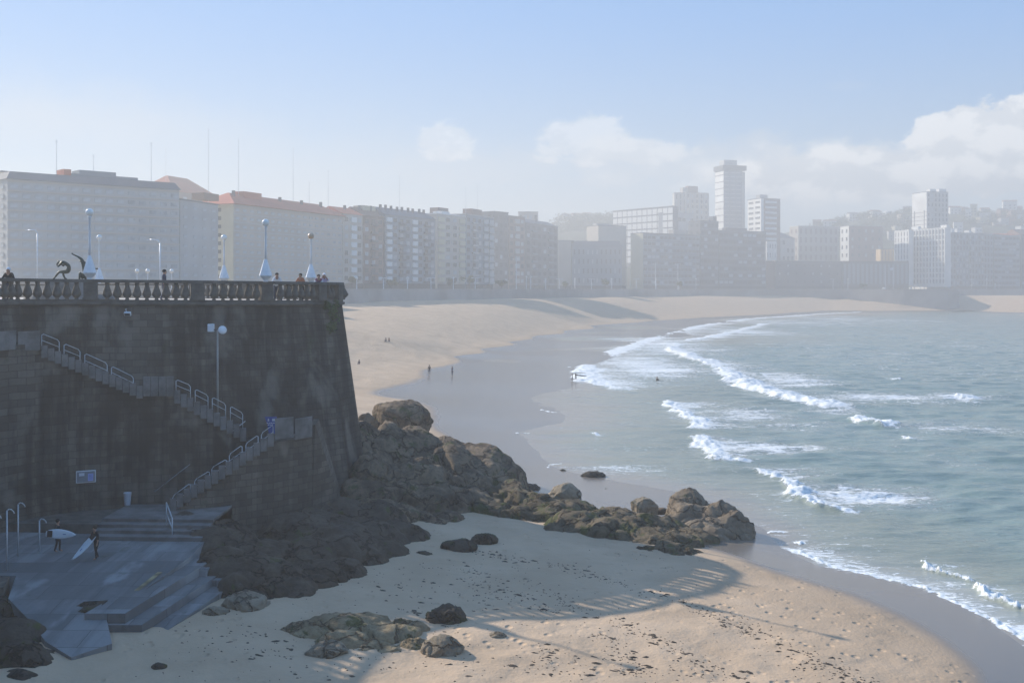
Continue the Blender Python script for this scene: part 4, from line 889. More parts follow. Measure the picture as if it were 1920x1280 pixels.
for px, yb, h, lab, of in [(674,683,10,'person sitting on dry sand close to the right side of the bastion wall',outfit('navy_cloth','denim')),(724,641,9,'person sitting on the far dry sand, left one of a pair',outfit('black_cloth','denim')),(730,641,9,'person sitting on the far dry sand, right one of a pair',outfit('orange_cloth','denim'))]:
    d = hit(px, yb)
    x = (px-CX)/F*d; figure('person', pose('sit'), of, (x, d, gz(x, d)), R(160), lab, 'person', None, hair='dark_hair', k=h*d/F/1.0*.9, fingers=False)
_, g = beach_person(1073, 716, 16, 'left one of two surfers leaving the water by the first foam line', outfit('wetsuit','wetsuit','skin_tone'), pose(stride=.25), R(90))
_, g = beach_person(1080, 714, 14, 'right one of two surfers by the first foam line, carrying a dark board', outfit('wetsuit','wetsuit','skin_tone'), pose(stride=.25, lean=.1), R(60))
board('surfboard', g+Vector((.9,-.3,1.0)), 2.3, .5, (1,0,-.12), (.1,-.4,.9), 'dark surfboard pointing right under the arm of a surfer at the foam line', dark=True)
g = G(1231, 714, -17); figure('person', pose('sit'), outfit('wetsuit','wetsuit','wetsuit'), (g.x, g.y, -17.05), R(-70), 'surfer sitting on a board in the water between the foam lines', 'person', None, hair='dark_hair', k=.9, fingers=False)
board('surfboard', Vector((g.x+.3, g.y, -16.96)), 2.0, .5, (1,.1,.03), (0,0,1), 'dark surfboard under the surfer sitting in the water', dark=True)

# ------------------------------------------------------------ bronze surfers
d = 76.0; s = d/F; x0 = (118-CX)/F*d; zf = -.80
def im(px, py, dy=0): return (((px-CX)/F*(d))-x0, dy, (YH-py)/F*d-zf+.0)
bz = dict(torso='bronze',arms='bronze',hands='bronze',legs='bronze',shins='bronze',feet='bronze',skin='bronze',hair='bronze')
J = dict(pelvis=im(127,507),waist=im(130,500),chest=im(123,492),neck=im(116,491),chin=im(112,494),head=im(110,492),crown=im(109,489),face=(-1,0,-.3),
  shl=im(119,491,-.2),shr=im(119,491,.2),ell=im(112,500,-.3),elr=im(116,499,.3),wrl=im(109,497,-.2),wrr=im(112,495,.25),hal=im(109,493,-.15),har=im(110,491,.2),
  hpl=im(127,509,-.12),hpr=im(127,509,.12),knl=im(112,510,-.15),knr=im(116,512,.16),anl=im(104,521,-.15),anr=im(120,522,.16),tol=im(101,523,-.15),tor=im(124,523,.16))
figure('statue', J, bz, (x0, d, zf), 0, 'dark bronze statue of a crouching surfer with head bowed, on the promenade', 'statue', 'bronze surfer statues', hair=None, k=1.0, rs=1.45, fingers=False)
J = dict(pelvis=im(158,518),waist=im(159,510),chest=im(158,497),neck=im(157,491),chin=im(154,490),head=im(152,490),crown=im(151,488),face=(-1,0,-.2),
  shl=im(153,486),shr=im(164,498),ell=im(146,481),elr=im(174,503),wrl=im(137,477),wrr=im(180,504),hal=im(134,474),har=im(184,503.5),
  hpl=im(155,520,-.1),hpr=im(160,520,.1),knl=im(153,510,-.3),knr=im(163,528,.15),anl=im(152,522,-.3),anr=im(161,541,.15),tol=im(149,524,-.3),tor=im(165,541,.15))
J['pelvis'] = im(160,514); J['anl'] = im(152,527,-.3); J['tol'] = im(149,529,-.3)
figure('statue', J, bz, (x0, d, zf), 0, 'bronze statue of a surfer leaning back, one arm flung up, beside the tall lamp', 'statue', 'bronze surfer statues', hair=None, k=1.0, rs=1.45, fingers=False)
MB().lathe([(2.6,0),(2.7,.15),(2.5,.5),(1.6,.9),(1.5,1.42)], seg=20)
r = empty('fountain', (x0+.5, d, -.81), 0, 'low stone fountain base carrying the two bronze surfers', 'fountain')
MB().lathe([(2.9,0),(3.0,.15),(2.9,.45),(2.6,.45)], seg=24).build('basin', M['stone'], r)
MB().box((-.1,0,.71), (2.6,1.4,1.4), bev=.15).build('plinth', M['stone'], r)

# ------------------------------------------------------------ buildings round the bay
def fac(name, c, var=.12): 
    M[name] = mat(name, c, .85, var, .06); return M[name]
fac('render_grey', (.42,.42,.41)); fac('render_cream', (.55,.50,.36)); fac('render_warm', (.45,.41,.36)); fac('render_dark', (.13,.135,.145)); fac('render_blue_grey', (.22,.26,.29)); fac('render_brown', (.23,.165,.145))
fac('render_white', (.72,.71,.68)); fac('roof_red', (.50,.13,.08)); fac('roof_brown', (.22,.13,.10)); fac('roof_grey', (.17,.175,.19)); fac('render_ochre', (.60,.42,.22)); fac('brick', (.30,.19,.15)); fac('concrete_far', (.36,.36,.36))
unit_box = MB().box((0,0,0), (1,1,1)).mesh('unit')
def unit(name, mt, parent, loc, size, rz=0):
    key = ('u', mt.name)
    if key not in UB:
        me = unit_box.copy(); me.materials.append(mt); UB[key] = me
    o = bpy.data.objects.new(name, UB[key]); COL.objects.link(o); o.parent = parent; o.location = loc; o.scale = size; o.rotation_euler = (0,0,rz); return o
UB = {}
def building(label, A, B, depth, ytop, wall='render_grey', roof='flat', roofm='roof_grey', rise=3.0, floors=8, bays=8, base=-.8, win='glass', ww=.5, wh=.5, side_bays=2, side_wall=None,
             balc=None, bands=None, antennas=(), boxes=(), chimneys=0, ytopB=None, ground=True, cat='apartment building', group=None, name='apartment_building', gal=None, fins=None, eave=.5, mans=None, side='L', sidewin=None, win_gap=None):
    """A, B: (photo px, distance) of the two ends of the sea-facing front"""
    if group in ('buildings round the head of the bay', 'high rise towers behind the bay'): A, B = (A[0], A[1]*1.2), (B[0], B[1]*1.2)
    a = Vector(((A[0]-CX)/F*A[1], A[1], 0)); b = Vector(((B[0]-CX)/F*B[1], B[1], 0)); L = (b-a).length; u = (b-a).normalized(); n = Vector((u.y, -u.x, 0))
    if n.dot(a) > 0: n = -n
    H = (YH-ytop)/F*A[1]-base; root = empty(name, (a.x, a.y, base), math.atan2(u.y, u.x), label, cat, group)
    # local frame: x along the front, y away from the viewer, z up
    MB().box((L/2, depth/2, (H-2)/2), (L, depth, H+2)).build('wall', M[wall], root)
    if side_wall: MB().box((-.10 if side == 'L' else L+.10, depth/2, (H-2)/2-.05), (.2, depth-.1, H+1.9)).build('side_wall', M[side_wall], root)
    e = eave
    if roof == 'hip':
        i_ = min(depth, L)/2.2; mb = MB(); mb.hexa([(-e,-e,H),(L+e,-e,H),(L+e,depth+e,H),(-e,depth+e,H),(i_,depth/2-.5,H+rise),(L-i_,depth/2-.5,H+rise),(L-i_,depth/2+.5,H+rise),(i_,depth/2+.5,H+rise)]); mb.build('roof', M[roofm], root)
    elif roof == 'gable':
        mb = MB(); mb.hexa([(-e,-e,H),(L+e,-e,H),(L+e,depth+e,H),(-e,depth+e,H),(-e,depth/2-.2,H+rise),(L+e,depth/2-.2,H+rise),(L+e,depth/2+.2,H+rise),(-e,depth/2+.2,H+rise)]); mb.build('roof', M[roofm], root)
    elif roof == 'mansard':
        mb = MB(); i_ = rise*.45; mb.hexa([(-e,-e,H),(L+e,-e,H),(L+e,depth+e,H),(-e,depth+e,H),(i_,i_,H+rise),(L-i_,i_,H+rise),(L-i_,depth-i_,H+rise),(i_,depth-i_,H+rise)]); mb.build('roof', M[roofm], root)
    else:
        mb = MB(); mb.box((L/2,depth/2,H+.25), (L+e,depth+e,.5)); mb.build('roof', M[roofm], root)
    gf = 4.0 if ground else 1.0; fh = (H-gf-(.6))/floors; bw = L/max(1, bays)
    if ground: MB().box((L/2,-.06,gf/2-.2), (L-.6,.1,gf-.4)).build('arcade_shade_strip', M['glass'], root)  # dark strip standing in for the shade of a ground-floor arcade
    cells = [(i, j) for j in range(floors) for i in range(bays)] if bays else []
    if mans: cells = cells
    first, rest = cells[:], []
    if len(cells) > 100: first, rest = sorted(cells, key=lambda c: (c[0] if A[1] < B[1] else -c[0]))[:100], None; rest = [c for c in cells if c not in set(first)]
    def cell(i, j): return ((i+.5)*bw, -.04, gf+(j+.5)*fh)
    for i, j in first:
        if win_gap and win_gap(i, j): continue
        unit('window', M[win if random.random() < .7 else ('glass_light' if win == 'glass' else win)], root, cell(i, j), (bw*ww, .12, fh*wh))
    if rest:
        mb = MB(); 
        for i, j in rest: mb.box(cell(i, j), (bw*ww, .12, fh*wh))
        tag(mb.build('window', M[win], root), kind='stuff')
    if gal:
        for i in range(bays):
            if i % gal[0] in gal[1]:
                for j in range(floors): unit('gallery', M[gal[2]], root, ((i+.5)*bw, -.45, gf+(j+.5)*fh), (bw*.78, .8, fh*.62))
    if bands:
        for j in range(floors+1): unit('floor_band', M[bands], root, (L/2, -.12, gf+j*fh+.0), (L, .3, .42))
    if balc:
        for i in range(bays):
            if i % balc[1] == balc[2]:
                for j in range(floors): unit('balcony', M[balc[0]], root, ((i+.5)*bw, -.65, gf+j*fh+.45), (bw*.92, 1.2, 1.0))
    if fins:
        for i in range(bays+1): unit('fin', M[fins], root, (i*bw, -.25, gf+(H-gf)/2), (bw*.16+.1, .5, H-gf))
    if side_bays:
        sx, nx = (-.22, -1) if side == 'L' else (L+.22, 1); sb = depth/side_bays
        for i in range(side_bays):
            for j in range(floors): unit('window', M[sidewin or win], root, (sx, (i+.5)*sb, gf+(j+.5)*fh), (.14, sb*.32, fh*.45))
    for k in range(chimneys): unit('chimney', M['render_dark'], root, (L*(k+.5)/chimneys+random.uniform(-1, 1), depth*.35, H+rise*.75+.6), (1.0,1.0,2.4+random.random()))
    for bx in boxes:  # px, width m, height m, material, setback
        t_ = (bx[0]-A[0])/(B[0]-A[0]); unit('roof_house', M[bx[3]], root, (L*t_, bx[4], H+bx[2]/2+(bx[5] if len(bx) > 5 else 0)), (bx[1], min(depth*.5, 6), bx[2]))
    for px, y in antennas:
        t_ = (px-A[0])/(B[0]-A[0]); dd = A[1]+(B[1]-A[1])*t_; hh = (YH-y)/F*dd-base; zz = H+rise*.3
        mb = MB().tube((L*t_, depth*.4, H-.5), (L*t_, depth*.4, hh), .10, .05, seg=5)
        for q in (.3,.7,1.1): mb.box((L*t_, depth*.4, hh-q), (1.1-.25*q,.05,.05))
        mb.build('antenna', M['steel'], root)
    return root
g1 = 'apartment blocks along the left side of the bay'
building('huge pale grey apartment block with slanted attic at the left edge of the skyline', (14,330),(336,368), 16, 335, 'render_grey','mansard','roof_grey',2.4,10,15,ww=.62,wh=.42,win='glass_light',  # pale windows have the haze put into their colour
  antennas=[(113,258),(182,286),(296,263)], boxes=[(182,12,2.4,'render_blue_grey',6,2.2),(123,2.4,2.2,'roof_red',5,2.2),(196,22,1.2,'render_blue_grey',6,2.2)],group=g1,bands='render_warm')
building('sliver of a cream apartment block at the far left behind the huge pale block', (-90,385),(4,372), 16, 330, 'render_cream',floors=9,bays=6,group=g1,base=-.8)
building('reddish roofed building rising behind the right end of the huge pale block', (325,600),(408,640), 26, 358, 'render_brown','hip','roof_red',10,7,6,boxes=[(350,9,3.0,'roof_brown',12,3.5)],antennas=[(340,277)],group=g1,ground=False)
building('plain pale grey block joining the huge pale block to the yellow cornered one', (338,372),(409,396), 11, 375, 'render_grey',floors=8,bays=4,ww=.4,wh=.3,win='glass_light',group=g1)
building('long pale block with a red hipped roof and a sunlit yellow end wall', (438,430),(642,505), 17, 382, 'render_warm','hip','roof_red',5.2,9,17,win='glass_light',ww=.5,wh=.32,side_wall='render_cream',side_bays=1,sidewin='glass',bands='render_grey',eave=1.6,
  boxes=[(487,12,5.2,'roof_red',8,1),(420,9,2.6,'roof_brown',8,1),(612,8,1.6,'roof_brown',8,1)],antennas=[(421,240),(469,258),(567,277),(599,340)],group=g1,chimneys=5)
building('narrow grey block with pink red roof hut just right of the red roofed block', (643,505),(680,520), 15, 400, 'render_warm','gable','roof_red',3.6,8,3,gal=(3,(1,),'render_white'),antennas=[(636,318)],group=g1,chimneys=1)
building('darker brown grey block with balconies between the pink roofed block and the many chimneyed one', (681,522),(719,536), 15, 404, 'render_brown','gable','roof_brown',4.5,8,3,balc=('render_dark',2,1),boxes=[(708,10,4,'render_cream',8,1.5)],group=g1,chimneys=2)
building('tall grey block with a row of dark chimneys and stacked balconies', (722,538),(816,580), 15, 402, 'render_blue_grey','gable','roof_grey',4.2,9,8,balc=('render_dark',4,2),gal=(4,(0,),'render_white'),antennas=[(766,328)],group=g1,chimneys=9)
building('pale warm block under a cream parapet left of the brick topped block', (820,600),(872,625), 15, 401, 'render_warm',floors=9,bays=4,gal=(4,(0,3),'render_cream'),boxes=[(848,10,4.5,'render_brown',9),(838,8,2,'render_white',4)],group=g1,roofm='render_white')
building('grey green block carrying a brick red penthouse and a thin mast', (873,627),(925,662), 15, 402, 'render_blue_grey',floors=9,bays=5,gal=(5,(3,4),'glass_light'),boxes=[(905,14,4.6,'brick',7)],antennas=[(890,352),(912,347)],balc=('render_grey',3,1),group=g1,roofm='render_grey')
building('dark blue grey block with flat top, next right of the brick penthouse', (926,752),(953,765), 15, 397, 'render_dark',floors=9,bays=3,group=g1)
building('slightly lower grey block with plain front beside the dark gabled block', (954,778),(984,795), 15, 405, 'render_brown',floors=9,bays=3,gal=(3,(1,),'render_grey'),group=g1)
building('dark grey block ending the left row, its roof sloping down to the right', (985,805),(1046,862), 14, 417, 'render_dark','hip','roof_grey',3.5,8,6,group=g1,balc=('render_blue_grey',3,1),chimneys=1)
building('pinkish flat topped block far behind the left row', (972,900),(1009,900), 15, 398, 'render_warm',floors=9,bays=4,ground=False)
g2 = 'buildings round the head of the bay'
building('low pale blue building with three rows of small dark windows', (1073,740),(1166,742), 18, 462, 'render_blue_grey','mansard','roof_grey',4.6,4,11,ww=.30,wh=.5,side_wall='render_warm',side_bays=0,group=g2,cat='building',name='building')
building('plain pinkish end wall building joined left of the low pale blue one', (1047,745),(1071,742), 18, 452, 'render_warm',floors=5,bays=0,side_bays=0,group=g2,cat='building',name='building')
building('slim dark grey building with small upper window slots behind the low pale blue one', (1122,770),(1174,780), 20, 423, 'render_warm','flat','render_dark',1,6,0,side='R',side_wall='render_dark',side_bays=0,boxes=[(1135,14,2,'render_grey',6)],group=g2)
building('long grey apartment block with a blank sunlit beige end wall', (1206,765),(1312,800), 15, 437, 'render_blue_grey','flat','render_dark',1,8,14,side_wall='render_cream',side_bays=0,bands='render_dark',ww=.8,wh=.45,boxes=[(1282,16,4.6,'render_warm',8)],group=g2)
building('dark stepped apartment block rising behind the right part of the beige ended block', (1313,802),(1347,812), 15, 414, 'render_dark','flat','roof_grey',1,9,5,bands='render_blue_grey',ww=.8,wh=.45,boxes=[(1345,4,5,'render_dark',6)],group=g2)
building('dark apartment block in front of the tallest tower', (1348,812),(1436,835), 15, 432, 'render_dark','flat','roof_grey',1,8,10,bands='render_blue_grey',ww=.8,wh=.45,boxes=[(1385,24,3,'render_dark',6)],group=g2)
building('white office slab with rows of square panels on the hill behind the pale blue building', (1149,940),(1262,882), 7, 396, 'render_dark','flat','concrete_far',1,8,12,win='render_white',ww=.86,wh=.80,side_bays=0,base=25,ground=False,group=g2,cat='office building',name='office_building')
building('white office wing in shade joined right of the square panelled slab', (1263,884),(1301,905), 18, 398, 'render_grey','flat','concrete_far',1,4,5,ww=.8,wh=.3,side_bays=0,base=25,ground=False,group=g2,cat='office building',name='office_building')
g3 = 'high rise towers behind the bay'
def tower(label, a, b, depth, ytop, **kw): return building(label, a, b, depth, ytop, name='tower', cat='tower', group=g3, **kw)
tower('stepped pinkish grey tower left of the tallest tower', (1286,1010),(1328,1020), 22, 361, wall='render_warm',floors=18,bays=5,ww=.35,wh=.6,side_bays=3,fins='render_grey',boxes=[(1304,13,8,'render_brown',8),(1290,7,6,'render_warm',8)],ground=False)
tower('lower left shoulder of the stepped pinkish grey tower', (1265,1012),(1287,1012), 16, 362, wall='render_grey',floors=16,bays=3,ww=.3,wh=.8,side_bays=0,fins='render_warm',ground=False)
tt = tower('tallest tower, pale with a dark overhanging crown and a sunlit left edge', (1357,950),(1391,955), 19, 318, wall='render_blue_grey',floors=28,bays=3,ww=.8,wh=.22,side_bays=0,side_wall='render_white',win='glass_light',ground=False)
MB().box((12.2,9.5,127.5), (27.6,21,5)).build('crown', M['render_dark'], tt); MB().box((10,9,133), (15,10,6)).build('roof_house', M['render_grey'], tt)
MB().box((22.5,10,62), (7,15,124)).build('wing', M['render_grey'], tt)
for k in range(17): unit('floor_band', M['render_dark'], tt, (-.25, 9.5, 8+k*7), (.2, 19.2, .7))
t3 = tower('white banded tower with brown end walls right of the tallest tower', (1428,905),(1463,915), 16, 372, wall='render_brown',floors=17,bays=1,ww=.62,wh=.42,win='render_white',side_bays=0,side='L',side_wall='render_white',ground=False,boxes=[(1436,10,4,'render_grey',6)])
for k in range(20): unit('balcony', M['render_dark'], t3, (-.35, 8, 5+k*4.2), (.3, 13, 1.9))
tower('front white stepped flank of the banded tower', (1402,918),(1427,897), 3, 376, wall='render_white',floors=17,bays=2,ww=.7,wh=.42,side_bays=0,win='render_dark',ground=False)
building('long dark low school building with plain walls beside the promenade', (1454,842),(1578,860), 20, 489, 'render_dark','flat','render_warm',1,3,8,ww=.2,wh=.3,win='glass',side_wall='render_brown',side_bays=0,group=g2,cat='building',name='building')
building('long low building with tall pale blue window strips under a thin roof line', (1580,860),(1704,868), 20, 490, 'render_dark','flat','roof_brown',1,1,15,ww=.55,wh=.85,win='render_blue_grey',side_bays=0,group=g2,cat='building',name='building')
building('pale block with columns seen between the dark block and the low school', (1437,880),(1456,880), 16, 452, 'render_white',floors=5,bays=4,ww=.3,group=g2,side_bays=0)
building('rounded grey block right behind the low school, lower part of the hill', (1457,960),(1490,980), 20, 445, 'render_grey','hip','roof_grey',6,6,4,group=g2,side_bays=0)
building('beige block with brown balconies on the hill, left of the pink block', (1497,1000),(1572,1010), 20, 424, 'render_warm','flat','render_white',1,6,8,win='render_brown',ww=.4,wh=.6,group=g2,base=10,ground=False)
building('broad pinkish brown apartment block on the hill with white balconies at its left end', (1592,960),(1655,965), 20, 424, 'render_brown','flat','render_grey',1,7,5,ww=.3,wh=.4,group=g2,base=5,ground=False,side_wall='render_white')
building('small ochre striped block tucked left of the white lattice block', (1651,905),(1676,905), 14, 467, 'render_ochre',floors=5,bays=4,ww=.18,wh=.95,win='render_brown',group=g2,side_bays=0,ground=False,base=5)
bl = building('white block with tall concrete fins and dark window grid in full sun', (1677,888),(1704,868), 5, 434, 'render_white','flat','render_white',1,9,5,ww=.30,wh=.78,win='render_dark',group=g2,side_bays=0,ground=False,base=5)
building('wide white lattice apartment block with tall fins standing over a dark ground floor', (1706,884),(1772,848), 7, 432, 'render_white','flat','render_white',1,10,11,ww=.42,wh=.80,win='render_dark',fins='render_white',group=g2,side_bays=0,base=4,ground=False,boxes=[(1712,9,3.4,'render_white',4),(1766,8,3,'render_white',4)])
t4 = tower('white residential tower with dark window strips above the lattice block', (1738,900),(1778,905), 24, 360, wall='render_grey',floors=19,bays=6,ww=.35,wh=.62,side_bays=0,side_wall='render_white',base=-.8,boxes=[(1752,7,3.2,'render_white',5),(1770,8,3.6,'render_white',5)])
for k in range(19): unit('floor_band', M['render_dark'], t4, (-.25, 12, 5+k*4), (.2, 24.2, .45))
for k in (4, 20): unit('window_strip', M['render_dark'], t4, (-.25, k, 40), (.24, 1.0, 78))
building('long blue grey balconied block in shade right of the lattice block', (1781,860),(1862,885), 20, 436, 'render_blue_grey','flat','render_grey',1,9,14,ww=.5,wh=.6,group=g2,side_bays=0,balc=('render_grey',4,2),boxes=[(1790,4,4,'render_white',5),(1800,3,4,'render_white',5),(1822,3,3,'render_white',5)])
building('blue grey block with pinkish top floor at the right edge of the picture', (1864,886),(1912,895), 20, 440, 'render_blue_grey','hip','roof_red',2,9,7,ww=.8,wh=.4,group=g2,side_bays=0,bands='render_grey')
building('dark gabled block cut by the right edge of the picture', (1914,900),(1990,915), 22, 440, 'render_dark','gable','roof_brown',6,9,8,group=g2,side_bays=0)
for a_, b_, y_, lab in [(1995,2120,432,'grey apartment block beyond the right edge, nearest the frame'),(2125,2270,445,'grey apartment block beyond the right edge, farthest out')]:
    building(lab, (a_,920),(b_,960), 20, y_, 'render_grey',floors=8,bays=10,group=g2,side_bays=0)

# ------------------------------------------------------------ hill with small houses
xs = np.linspace(-900, 1480, 150); ys = np.linspace(1150, 1900, 50); X, Y = np.meshgrid(xs, ys)
pxs = CX+F*X/1500; prof_h = np.interp(pxs, [-500,600,950,1050,1150,1300,1430,1500,1580,1680,1750,1850,1920,2100,2600], [8,12,40,82,84,70,45,72,84,90,90,86,84,90,60])
Z = prof_h*1.1*np.clip((Y-1150)/250, 0, 1)**.8 + vnoise(X/60, Y/60, 41)*9*np.clip((Y-1170)/150,0,1) + vnoise(X/14, Y/14, 42)*3*np.clip((Y-1170)/150,0,1) - 1.5
me = grid_mesh('hill', X, Y, Z); tag(link_mesh('hill', me, mat('hill_scrub', (.075,.085,.05), .95, .45, .03)), kind='structure')
def hillz(x, y):
    h = 1.1*np.interp(CX+F*x/1500, [-500,600,950,1050,1150,1300,1430,1500,1580,1680,1750,1850,1920,2100,2600], [8,12,40,82,84,70,45,72,84,90,90,86,84,90,60]); return float(h*max(0, min(1, (y-1150)/250))**.8-1.5)
hl = [(1062,'render_white','small white house on the skyline just right of the left row of blocks'),(1082,'render_grey','small grey house second on the skyline right of the left row'),(1100,'render_white','small white house on the skyline above the low pale blue building'),
 (1503,'render_grey','grey house at the left foot of the hill above the low school'),(1532,'brick','brick house on the hill above the beige block'),(1556,'render_white','white house high on the hill above the beige block'),(1598,'render_white','white house on the hilltop left of the pink block'),(1622,'render_grey','grey flat house on the hilltop above the pink block'),(1640,'render_white','bright white house on the hilltop left of the dome'),
 (1700,'render_brown','brown house on the hilltop just left of the white residential tower'),(1790,'render_white','white house on the hill just right of the white residential tower'),(1808,'brick','red roofed long house on the hill below the crane'),(1828,'render_grey','grey house right under the crane'),(1846,'render_grey','second grey house right of the crane'),(1864,'render_white','white gable house on the right hilltop'),
 (1880,'render_brown','brown house between the white gable house and the white flats'),(1893,'render_white','narrow tall white flats on the right hilltop'),(1906,'render_dark','dark flats with white balconies next to the right edge'),(1926,'render_grey','grey house at the right edge of the hilltop')]
for i, (px, mt, lab) in enumerate(hl):
    yy = 1400+(i*37) % 90; x = (px-CX)/F*yy; z = hillz(x, yy); wd = 9+(i*5) % 9; hh = 7+(i*3) % 7+(12 if px in (1893,1906) else 0)
    r = empty('house', (x, yy, z-3), random.uniform(-.4,.4), lab, 'house', 'small houses on the hill')
    MB().box((0,0,hh/2), (wd,9,hh+3)).build('wall', M[mt], r)
    MB().hexa([(-wd/2-.4,-5,hh+1.5),(wd/2+.4,-5,hh+1.5),(wd/2+.4,5,hh+1.5),(-wd/2-.4,5,hh+1.5),(-wd/2-.4,-.2,hh+3.6),(wd/2+.4,-.2,hh+3.6),(wd/2+.4,.2,hh+3.6),(-wd/2-.4,.2,hh+3.6)]).build('roof', M['roof_brown' if i % 3 else 'roof_grey'], r)
    for k in range(3):
        for j in range(max(1, int(hh/4))): unit('window', M['glass'], r, (-wd/3+k*wd/3, -4.53, 3+j*3.6), (1.6,.12,1.6))
hm = []
for i in range(34):
    px = random.choice([random.uniform(1480, 1700), random.uniform(1790, 1960)]); yy = random.uniform(1290, 1400); x = (px-CX)/F*yy; z = hillz(x, yy)
    r = empty('house', (x, yy, z-3), random.uniform(-.5,.5), 'small plain house among the trees on the slope of the far hill', 'house', 'scattered houses on the hill slope'); wd = random.uniform(7, 16); hh = random.uniform(6, 15)
    MB().box((0,0,hh/2), (wd,8,hh+3)).build('wall', M[random.choice(['render_white','render_grey','render_warm','render_cream','render_brown','brick'])], r)
    MB().box((0,0,hh+1.7), (wd+.6,8.6,.6)).build('roof', M[random.choice(['roof_brown','roof_grey','render_grey'])], r)
    for k in range(2):
        for j in range(max(1, int(hh/4))): unit('window', M['glass'], r, (-wd/4+k*wd/2, -4.03, 3+j*3.6), (1.6,.12,1.6))
d = 1470; x = (1664-CX)/F*d; r = empty('dome', (x, d, hillz(x, d)-1), 0, 'white radar dome on the hilltop left of the white residential tower', 'dome')
MB().lathe([(7,0),(7,3.5),(7.4,3.6)], seg=24).build('drum', M['render_grey'], r); MB().lathe([(7.4*math.cos(q), 3.6+7.4*math.sin(q)) for q in np.linspace(0, 1.5, 9)], seg=24).build('shell', M['render_white'], r, True)
d = 1500; x = (1829-CX)/F*d; zb = hillz(x, d)-1; zt = (YH-396)/F*d; r = empty('tower_crane', (x, d, zb), .2, 'thin construction crane with a horizontal jib on the right skyline', 'crane')
MB().box((0,0,(zt-zb)/2), (1.2,1.2,zt-zb)).build('mast', M['steel'], r); MB().box((4,0,zt-zb), (38,.9,1.1)).build('jib', M['steel'], r); MB().box((0,0,zt-zb+3), (.8,.8,6)).build('apex', M['steel'], r); MB().box((-13,0,zt-zb-1.4), (3,1.4,2)).build('counterweight', M['concrete'], r)

# hilltop wood: leafy clumps
def leaf_cloud(mb_vs, mb_fs, c, r, n, s):
    for _ in range(n):
        v = Vector((random.gauss(0,1), random.gauss(0,1), random.gauss(0,1))).normalized()*random.random()**.4; p = Vector(c)+Vector((v.x*r[0], v.y*r[1], v.z*r[2]))
        a = Vector((random.gauss(0,1), random.gauss(0,1), random.gauss(0,1))).normalized(); b_ = a.orthogonal().normalized(); q = len(mb_vs); z_ = s*random.uniform(.6,1.4)
        for k1, k2 in ((-1,-.6),(1,-.6),(.3,1)): mb_vs.append(tuple(p+a*k1*z_+b_*k2*z_))
        mb_fs.append((q,q+1,q+2))
vs_, fs_ = [], []
for i in range(230):
    px = random.choice([random.uniform(1480,1720), random.uniform(1780,2050), random.uniform(1040,1160)]); yy = random.uniform(1330, 1480); x = (px-CX)/F*yy; z = hillz(x, yy); rr = random.uniform(4, 9)
    leaf_cloud(vs_, fs_, (x, yy, z+rr*.5), (rr*1.3, rr, rr*.8), 60, 1.3)
me = bpy.data.meshes.new('wood'); me.from_pydata(vs_, [], fs_); tag(link_mesh('wood', me, M['leaf']), 'dark trees covering the hilltop between the far houses', 'wood', kind='stuff')
v_, f_ = [], []
for px, py, r_ in [(620,580,.5),(624,597,.6),(621,615,.45),(628,570,.35),(612,572,.3)]:
    q = P(px, py, dwall(px)-.35-(py-565)*.004*3); leaf_cloud(v_, f_, tuple(q), (r_, r_*.5, r_*1.1), 170, .07)
me = bpy.data.meshes.new('plant'); me.from_pydata(v_, [], f_); tag(link_mesh('wall_plant', me, M['leaf']), 'dark green plant hanging from the wall under the right end of the balustrade', 'plant')
# promenade trees in front of the far blocks
def tree(px, d, h, lab):
    x = (px-CX)/F*d; r = empty('tree', (x, d, -.81), random.uniform(0,6), lab, 'tree', 'trees along the far promenade')
    mb = MB().tube((0,0,0),(0,0,h*.45), .22, .14, 6)
    for k in range(4): a = k*1.6; mb.tube((0,0,h*.4),(math.cos(a)*h*.2, math.sin(a)*h*.2, h*.68), .09, .04, 5)
    mb.build('trunk', M['trunk'], r); v_, f_ = [], []
    for k in range(7): leaf_cloud(v_, f_, (random.gauss(0,h*.15), random.gauss(0,h*.15), h*.68+random.gauss(0,h*.1)), (h*.2,h*.2,h*.16), 70, .34)
    me = bpy.data.meshes.new('crown'); me.from_pydata(v_, [], f_); link_mesh('crown', me, M['leaf'], r)
for px, d, h, lab in [(660,470,7,'dark tree on the promenade just right of the bastion tip'),(735,520,6,'dark tree in front of the many chimneyed block'),(845,560,7,'dark tree in front of the cream parapet block'),(880,575,8,'dark tree in front of the brick penthouse block'),(940,600,6,'low tree left of the twin globe lamps'),
  (1135,725,8,'dark tree in front of the low pale blue building'),(1060,700,6,'small tree below the plain pinkish end wall'),(1275,775,7,'tree in front of the long grey block'),(1620,862,6,'small tree before the long window strip building')]: tree(px, d, h, lab)

# far promenade lamps, all of one family
fs_pts = [Vector((x, y, -.8)) for x, y in shore[:-2]]
def shore_at(px):
    for a, b_ in zip(fs_pts[:-1], fs_pts[1:]):
        pa, pb = CX+F*a.x/a.y, CX+F*b_.x/b_.y
        if pa <= px <= pb: return a.lerp(b_, (px-pa)/(pb-pa))
    return fs_pts[-1]
lamp_src = None
def far_lamp(px, ytop, lab, off=3.0, glob=True):
    global lamp_src
    p = shore_at(px); d = p.y+off*1.5; x = (px-CX)/F*d; h = (YH-ytop)/F*d+.8
    r = empty('street_lamp', (x, d, -.81), 0, lab, 'street lamp', 'slim pale lamp posts along the far promenade')
    MB().lathe([(.42,0),(.40,.5),(.16,1.5),(.13,h-.3)], seg=8).build('pole', M['metal_white'], r, True)
    if glob: MB().ball((0,0,h), .55, 12, 8).build('globe', M['globe'], r, True)
    else: MB().box((0,0,h), (3.2,.3,.25)).box((-1.6,0,h-.05), (.9,.4,.35)).box((1.6,0,h-.05), (.9,.4,.35)).build('lamp_head', M['metal_white'], r)
